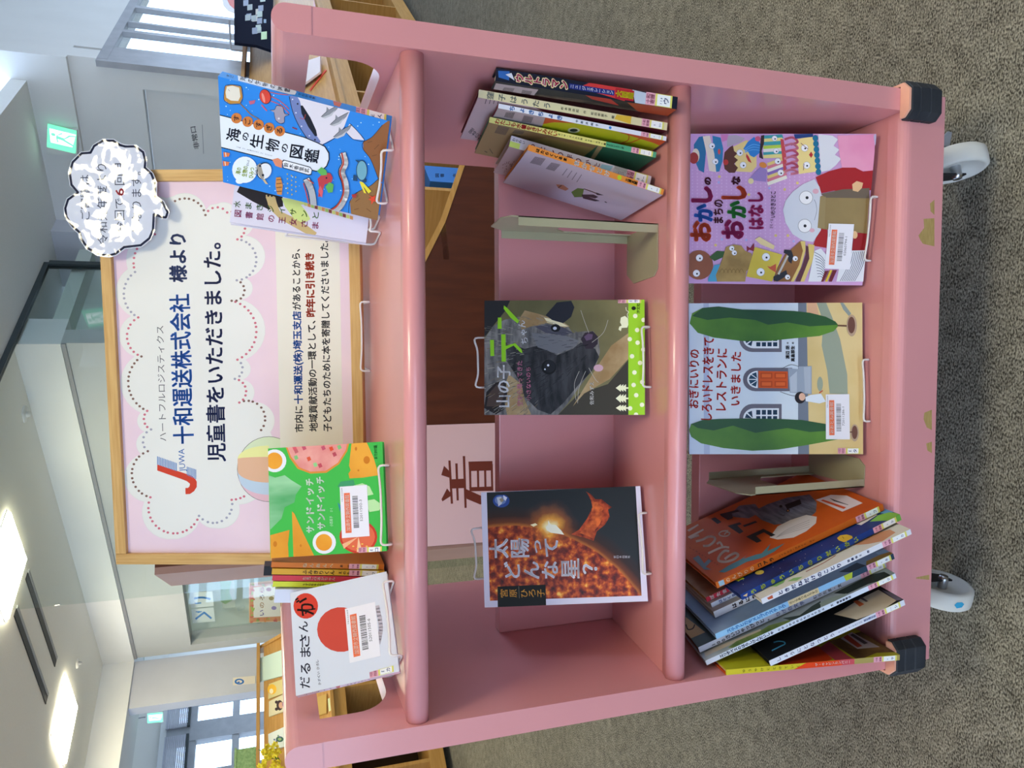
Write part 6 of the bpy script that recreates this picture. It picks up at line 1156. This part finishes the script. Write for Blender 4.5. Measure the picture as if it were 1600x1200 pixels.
# ---------- top shelf: thin board books between the face-out ones
G5 = 'thin books on the top shelf'
def thin(key, par, lb, c, title, tc, cov, second='', c2='#4a3a2a'):
    def ex(b, A, col):
        if second: col(second, b.H*.42, b.H*.16, c2, b.W*.62)
    b = spinebook(par, lb, G5, c, cov, cov, title, tc, ('E', 'フ') if key < 3 else None, top=.74, bot=.45, hf=.85, extra=ex, name='board_book', bold=.03, lab=(.2, .03))
    b.front(); b.done()
thin(1, (-.2640, .1660, 1.0200, 0, -.030, .110, .0072, .1450, .1566), 'thin orange spine board book next to the green sandwich book', '#c87024', 'ねんねんへ', '#e9d8b8', '#c87024', 'あべ弘士')
thin(2, (-.2735, .1640, 1.0200, 0, -.030, .110, .0080, .1450, .1560), 'thin mustard spine board book between orange and red spines', '#d2a02c', 'ふみきりくん', '#4a3a1c', '#d2a02c', 'えのもとえつこ')
thin(3, (-.2825, .1640, 1.0200, 0, -.030, .110, .0078, .1450, .1555), 'thin red spine board book between mustard and lime spines', '#c83a48', 'たまごのあかちゃん', '#f0d4d0', '#5a1a3a')
thin(4, (-.2912, .1645, 1.0200, 0, -.030, .110, .0075, .1450, .1550), 'thin lime yellow spine board book next to the white thick one', '#cfd83a', 'うずらちゃんのかくれんぼ', '#3a3c1c', '#cfd83a')
thin(5, (-.3120, .1610, 1.0200, 0, -.030, .105, .0190, .1450, .1535), 'thick white spine board book behind the white square book', '#d6ddf0', '', '#fff', '#d0d8ee', 'こどものとも', '#5a8ac0')
q_ = hy(411, 893, .335); p = (q_[0]-.018, .318, 1.0175, 0, -.02, .09, .0150, .030, q_[2]-1.0175)
b = Book(p, 'picture_book', 'black hardcover standing behind the green sandwich book', 'book', GT, '#15161a', False, spinecol='#1a1b20', inset=.004)
b.front().full('#14151a'); b.done()
# ================================================================== bookends
def bookend(label, zf, xp, yf, yr, H, base_dir, bw_, lean=0):
    t = thing('bookend', label, 'bookend', Matrix.Translation((xp, (yf+yr)/2, zf((yf+yr)/2))), 'beige steel bookends')
    zb = lambda y: zf(y)+.0006; th = .0016
    def P(y, h): return np.array([xp+base_dir*0, y, zb(y)+h])
    L = yr-yf; m = .016
    # upright plate with a tongue opening
    o_ = [P(yf, .0), P(yf, H), P(yf+.02, H+.012), P(yr-.03, H+.012), P(yr, H-.012), P(yr, 0)]
    i_ = [P(yr-m, .0), P(yr-m, H*.52), P(yr-m-.02, H*.60), P(yf+m+.03, H*.60), P(yf+m, H*.52), P(yf+m, .0)]
    prism('upright_plate', o_+i_, (base_dir*th, 0, 0), BEIGE, t)
    # stiffening flange folded along the front and rear edges
    for y, s in ((yf, 1), (yr, -1)):
        f = [P(y, 0.0), P(y, H-.01), P(y+s*.0015, H-.01), P(y+s*.0015, 0.0)]; prism('edge_flange', f, (base_dir*.013, 0, 0), BEIGE, t)
    c = .022; bpts = [(xp, yf), (xp+base_dir*(bw_-.01), yf-.001), (xp+base_dir*bw_, yf+.012), (xp+base_dir*(bw_+.004), yr-.03), (xp+base_dir*(bw_-.012), yr), (xp, yr)]
    prism('base_plate', [np.array([x, y, zb(y)]) for x, y in bpts], (0, 0, th), BEIGE, t)
    return t
bookend('beige steel bookend holding the leaning books at the right of the middle shelf', ZM, .2385, .066, .188, .225, -1, .075)
bookend('beige steel bookend between the leaning books and the house book, bottom shelf', ZB, -.1715, .062, .20, .222, 1, .045)
# ================================================================== framed sign board
p = (-.3121, .3549, 1.0227, -.0325, -.3315, -.0126, .6624, .0198, .4309)
x, y, z, yw, pt, rl, W, T, H = p; M = Matrix.Translation((x, y, z)) @ Rm(yw, pt, rl)
sg = thing('sign_board', 'oak framed pink notice board with Japanese thank-you text on the top shelf', 'sign board', M)
m = np.array(M); so, sx_, sy_, sz_ = m[:3, 3], m[:3, 0], m[:3, 1], m[:3, 2]
fwd = .0185
for nm, a in (('frame_side', (0, fwd, 0, H)), ('frame_side', (W-fwd, W, 0, H)), ('frame_rail', (fwd, W-fwd, 0, fwd)), ('frame_rail', (fwd, W-fwd, H-fwd, H))):
    vert = 'side' in nm
    box(nm, a[0], a[1], 0, T, a[2], a[3], noisy('oak_frame', (.50, .29, .10), (.63, .40, .16), scale=9, rough=.45, stretch=(22, 22, 1.2) if vert else (1.2, 22, 22), detail=5), sg, .0015, world=False)
box('backing_board', fwd-.002, W-fwd+.002, .008, .014, fwd-.002, H-fwd+.002, flat('#d8c4ce', .6), sg, world=False)
A = Art(so+sy_*.0078, sx_, sz_, -sy_, (fwd, W-fwd, fwd, H-fwd))
PAPER = noisy('pink_paper', '#dcc3d2', '#e8cfd8', scale=5, rough=.6); WHT = noisy('white_paper', '#dcdcd8', '#e2e2de', scale=4, rough=.55)
A.full(PAPER)
D = {'p': '#c4697c', 'g': '#9a9aac', 'b': '#74574f'}
arcs = [((242, 366), (211, 425), 14, 'p'), ((211, 425), (216, 496), 20, 'g'), ((216, 496), (221, 557), 20, 'p'), ((221, 557), (230, 642), 25, 'b'), ((230, 642), (236, 671), 8, 'p'), ((236, 671), (231, 705), 10, 'g'), ((231, 705), (235, 777), 27, 'b'), ((235, 777), (311, 806), 42, 'p'), ((311, 806), (362, 781), 23, 'g'), ((362, 781), (387, 772), 2, 'p'), ((387, 772), (408, 672), 20, None), ((408, 672), (374, 629), 22, 'b'), ((374, 629), (367, 592), 14, 'p'), ((367, 592), (371, 562), 10, 'g'), ((371, 562), (362, 470), 34, 'p'), ((362, 470), (370, 438), 16, 'b'), ((370, 438), (371, 374), 30, 'g'), ((371, 374), (378, 344), 8, 'p'), ((378, 344), (355, 332), 6, 'p'), ((355, 332), (321, 336), 10, 'p'), ((321, 336), (268, 318), 16, 'b'), ((268, 318), (242, 366), 26, None)]
def arcpts(a, b, h, n):
    (x0, y0), (x1, y1) = a, b; c = math.hypot(x1-x0, y1-y0); out = []
    cx, cy = 300, 560; mx, my = (x0+x1)/2, (y0+y1)/2; nx, ny = -(y1-y0)/c, (x1-x0)/c
    if nx*(mx-cx)+ny*(my-cy) < 0: nx, ny = -nx, -ny
    h = max(h, .5); R = (c*c/4+h*h)/(2*h); ph = math.asin(min(1, c/2/R)); ph = ph if h <= c/2 else math.pi-ph
    for i in range(n+1):
        t = -ph+2*ph*i/n; s = R*math.sin(t); q = R*math.cos(t)-(R-h); out.append((mx+(x1-x0)/c*s+nx*q, my+(y1-y0)/c*s+ny*q))
    return out
cloud = []
for a, b_, h, c in arcs:
    q = arcpts(a, b_, h, 12)[:-1]; cloud += [(X+(X-300)*.055+(8 if X > 330 else -6 if X < 270 else 0), Y+(Y-560)*.03) for X, Y in q]
A.P('#d6d8d2', [(X+(X-300)*.004, Y+(Y-560)*.004) for X, Y in cloud]); A.P(WHT, cloud)
A.k += 1
for a, b_, h, c in arcs:
    if not c: continue
    fine = arcpts(a, b_, h, 60); L_ = sum(math.dist(fine[i], fine[i+1]) for i in range(60)); n = max(2, round(L_/7.6)); acc = 0; nxt = 0
    for i in range(60):
        if acc >= nxt: A.E(D[c], fine[i][0], fine[i][1], 2.1, 1.9, 0, False, 10); nxt += L_/n
        acc += math.dist(fine[i], fine[i+1])
# beach ball
A.E('#6a6a6a', 420, 733, 49.6, 51.2, 0, True, 36); BB = (420, 733)
A.E('#cfdcb8', 420, 733, 48.8, 50.4, 0, True, 36)
def band(c, k):   # lens from the pole at the left to the lower rim, k = fraction of the half height still covered
    up = [(420-48.8*math.cos(math.radians(t)), 733-50.4*math.sin(math.radians(t))*1) for t in range(0, 91, 6)]
    A.P(c, [(371.4, 733-16)]+[(371.4+48.6*(1-math.cos(math.radians(t))), 733-16+(-(50.4*k-16)*math.sin(math.radians(t)))) for t in range(6, 91, 6)]+[(420, 783.2)]+[(420-48.8*math.sin(math.radians(t)), 733+50.4*math.cos(math.radians(t))) for t in range(6, 91, 6)])
band('#e3e39a', .73); band('#dcb091', .38)
A.P('#b9cbdc', [(371.6, 736)]+[(371.6+48.4*(1-math.cos(math.radians(t))), 736+18*math.sin(math.radians(t))) for t in range(6, 91, 6)]+[(420, 783.2)]+[(420-48.8*math.sin(math.radians(t)), 733+50.4*math.cos(math.radians(t))) for t in range(6, 91, 6)]); A.P('#dcb4c0', [(373, 746)]+[(373+47*(1-math.cos(math.radians(t))), 746+27*math.sin(math.radians(t))) for t in range(6, 91, 6)]+[(420, 783.2)]+[(420-48.8*math.sin(math.radians(t)), 733+50.4*math.cos(math.radians(t))) for t in range(6, 78, 6)])
# cream strip with the small text
A.P(noisy('cream_paper', '#dcd8cc', '#e4e0d4', scale=4, rough=.55), [(438, 700), (430, 355), (530, 350), (536, 700)])
NVYT, BLU, BLK, RED_ = '#1d2a5c', '#1f5cb4', '#2a2c34', '#b8442c'
A.T('#5a5a62', 'ハートフルロジスティクス', 261, 689, 256, 509, 12.5, .0)
A.T(BLU, '十和運送株式会社', 303, 693, 296.5, 459, 32, .024); A.T('#2f4478', '様より', 292, 441, 291, 365, 27, .03); A.T(NVYT, '児童書をいただきました。', 353, 721, 345.5, 379, 29, .024)
A.T(BLK, '市内に', 474.5, 675, 473.3, 634, 13.5, .025); A.T(BLU, '十和運送(株)埼玉支店', 473.3, 631, 470.5, 486, 13.5, .03); A.T(BLK, 'があることから、', 470.5, 484, 469, 389, 13.5, .025)
A.T(BLK, '地域貢献活動の一環として、', 496.8, 674, 493.3, 501, 13.5, .025); A.T(RED_, '昨年に引き続き', 493, 495, 490.6, 395, 14.5, .04); A.T(BLK, '子どもたちのために本を寄贈してくださいました。', 518.5, 674, 513.2, 374, 13.5, .025)
# company mark: red J with blue stripes
A.crop(180, 660, 6.154)
A.P('#c8402c', [(405, 405), (405, 462), (640, 545), (690, 565), (720, 590), (715, 615), (700, 630), (675, 630), (677, 690), (720, 688), (760, 660), (785, 620), (785, 570), (765, 535), (730, 510), (640, 480)])
A.k += 1
for k in range(13): x = 404+k*15; A.P('#5a86bc', [(x, 325+k*5.2), (x+9, 328+k*5.2), (x+9, 408+k*5.2), (x, 405+k*5.2)], False)
for k in range(7): x = 690+k*13.5; A.P('#5a86bc', [(x, 424+k*4.3), (x+8, 427+k*4.3), (x+8, 512+k*6), (x, 506+k*6)], False)
A.T('#2a62a8', 'JUWA', 683, 470, 672, 252, 78, .0)
A.make('poster_print', sg)
wirestand((-.075, .350, 1.0145, -.03, -.33, 0, .19, .02, .2), ZT, 'white wire stand under the sign board, its lip empty in front', hw=.057, back=.10, over=.9, cx=.80)
# ---------- laminated cloud-shaped speech balloon clipped to the board's top right corner
LAM = dict(scale=5, rough=.06, bump=1.0, bscale=17, bdist=.011, spec=.5)
LAMF = noisy('laminated_paper', '#c9cede', '#ccd1e0', **LAM)
cut = [(119, 300), (109, 290), (106, 270), (111, 252), (126, 237), (140, 236), (145, 226), (160, 217), (177.5, 217), (189, 224), (196, 226), (212.5, 226), (226, 236), (230, 250), (229, 261), (239, 270), (245, 285), (245, 306), (256, 314), (265, 331), (261, 342), (252, 342), (243, 336), (242, 360), (236, 374), (221, 386), (195, 389), (182, 399), (170, 402.5), (152.5, 400), (135, 390), (124, 374), (122, 365), (111, 355), (101, 340), (99, 325), (104, 310)]
bo = so-sy_*.012
Pb = [hit(X, Y, -sy_, bo) for X, Y in cut]
sb = thing('speech_balloon', 'white cloud-shaped laminated balloon with black outline on the sign corner', 'sign', Matrix.Translation(Vector(sum(Pb)/len(Pb))))
prism('card', Pb, sy_*.0015, LAMF, sb)
prism('tape_tab', [hit(X, Y, -sy_, bo+sy_*.0016) for X, Y in ((175, 330), (175, 310), (215, 310), (215, 330))], sy_*.0115, flat('#d8d8dc', .5), sb)
A = Art(bo, sx_, sz_, -sy_); A.mats.append(flat('#d3d7e2', .1, .7))
cx, cy = 175, 308
def inset(k):
    out = []; n = len(cut)
    for i in range(n):
        a, b_ = cut[i-1], cut[(i+1) % n]; tx, ty = b_[0]-a[0], b_[1]-a[1]; l = math.hypot(tx, ty); out.append((cut[i][0]-ty/l*k*-1, cut[i][1]+tx/l*k*-1))
    return out
LB = noisy('laminated_black', '#1e2236', '#222740', **LAM)
area = lambda P: abs(sum(P[i-1][0]*P[i][1]-P[i][0]*P[i-1][1] for i in range(len(P))))
ins = min(inset(3.0), inset(-3.0), key=area); A.L(LB, 3.6, ins+[ins[0]])
LT = noisy('laminated_ink', '#30354a', '#343a50', **LAM)
A.T(LT, 'ご寄贈は', 141, 343, 140, 273, 15.5, .0); A.T(LT, '令和元年度より', 168.5, 382, 167, 256, 16.5, .0); A.T(LT, '今回で', 195.5, 363, 194.5, 310, 16.5, .0); A.T('#b03040', '6', 195, 306, 194.8, 294, 17, .02); A.T(LT, '回目', 195, 289, 194.5, 255, 16.5, .0); A.T(LT, 'となります。', 222, 362, 221, 268, 16.5, .0)
A.make('balloon_print', sb)
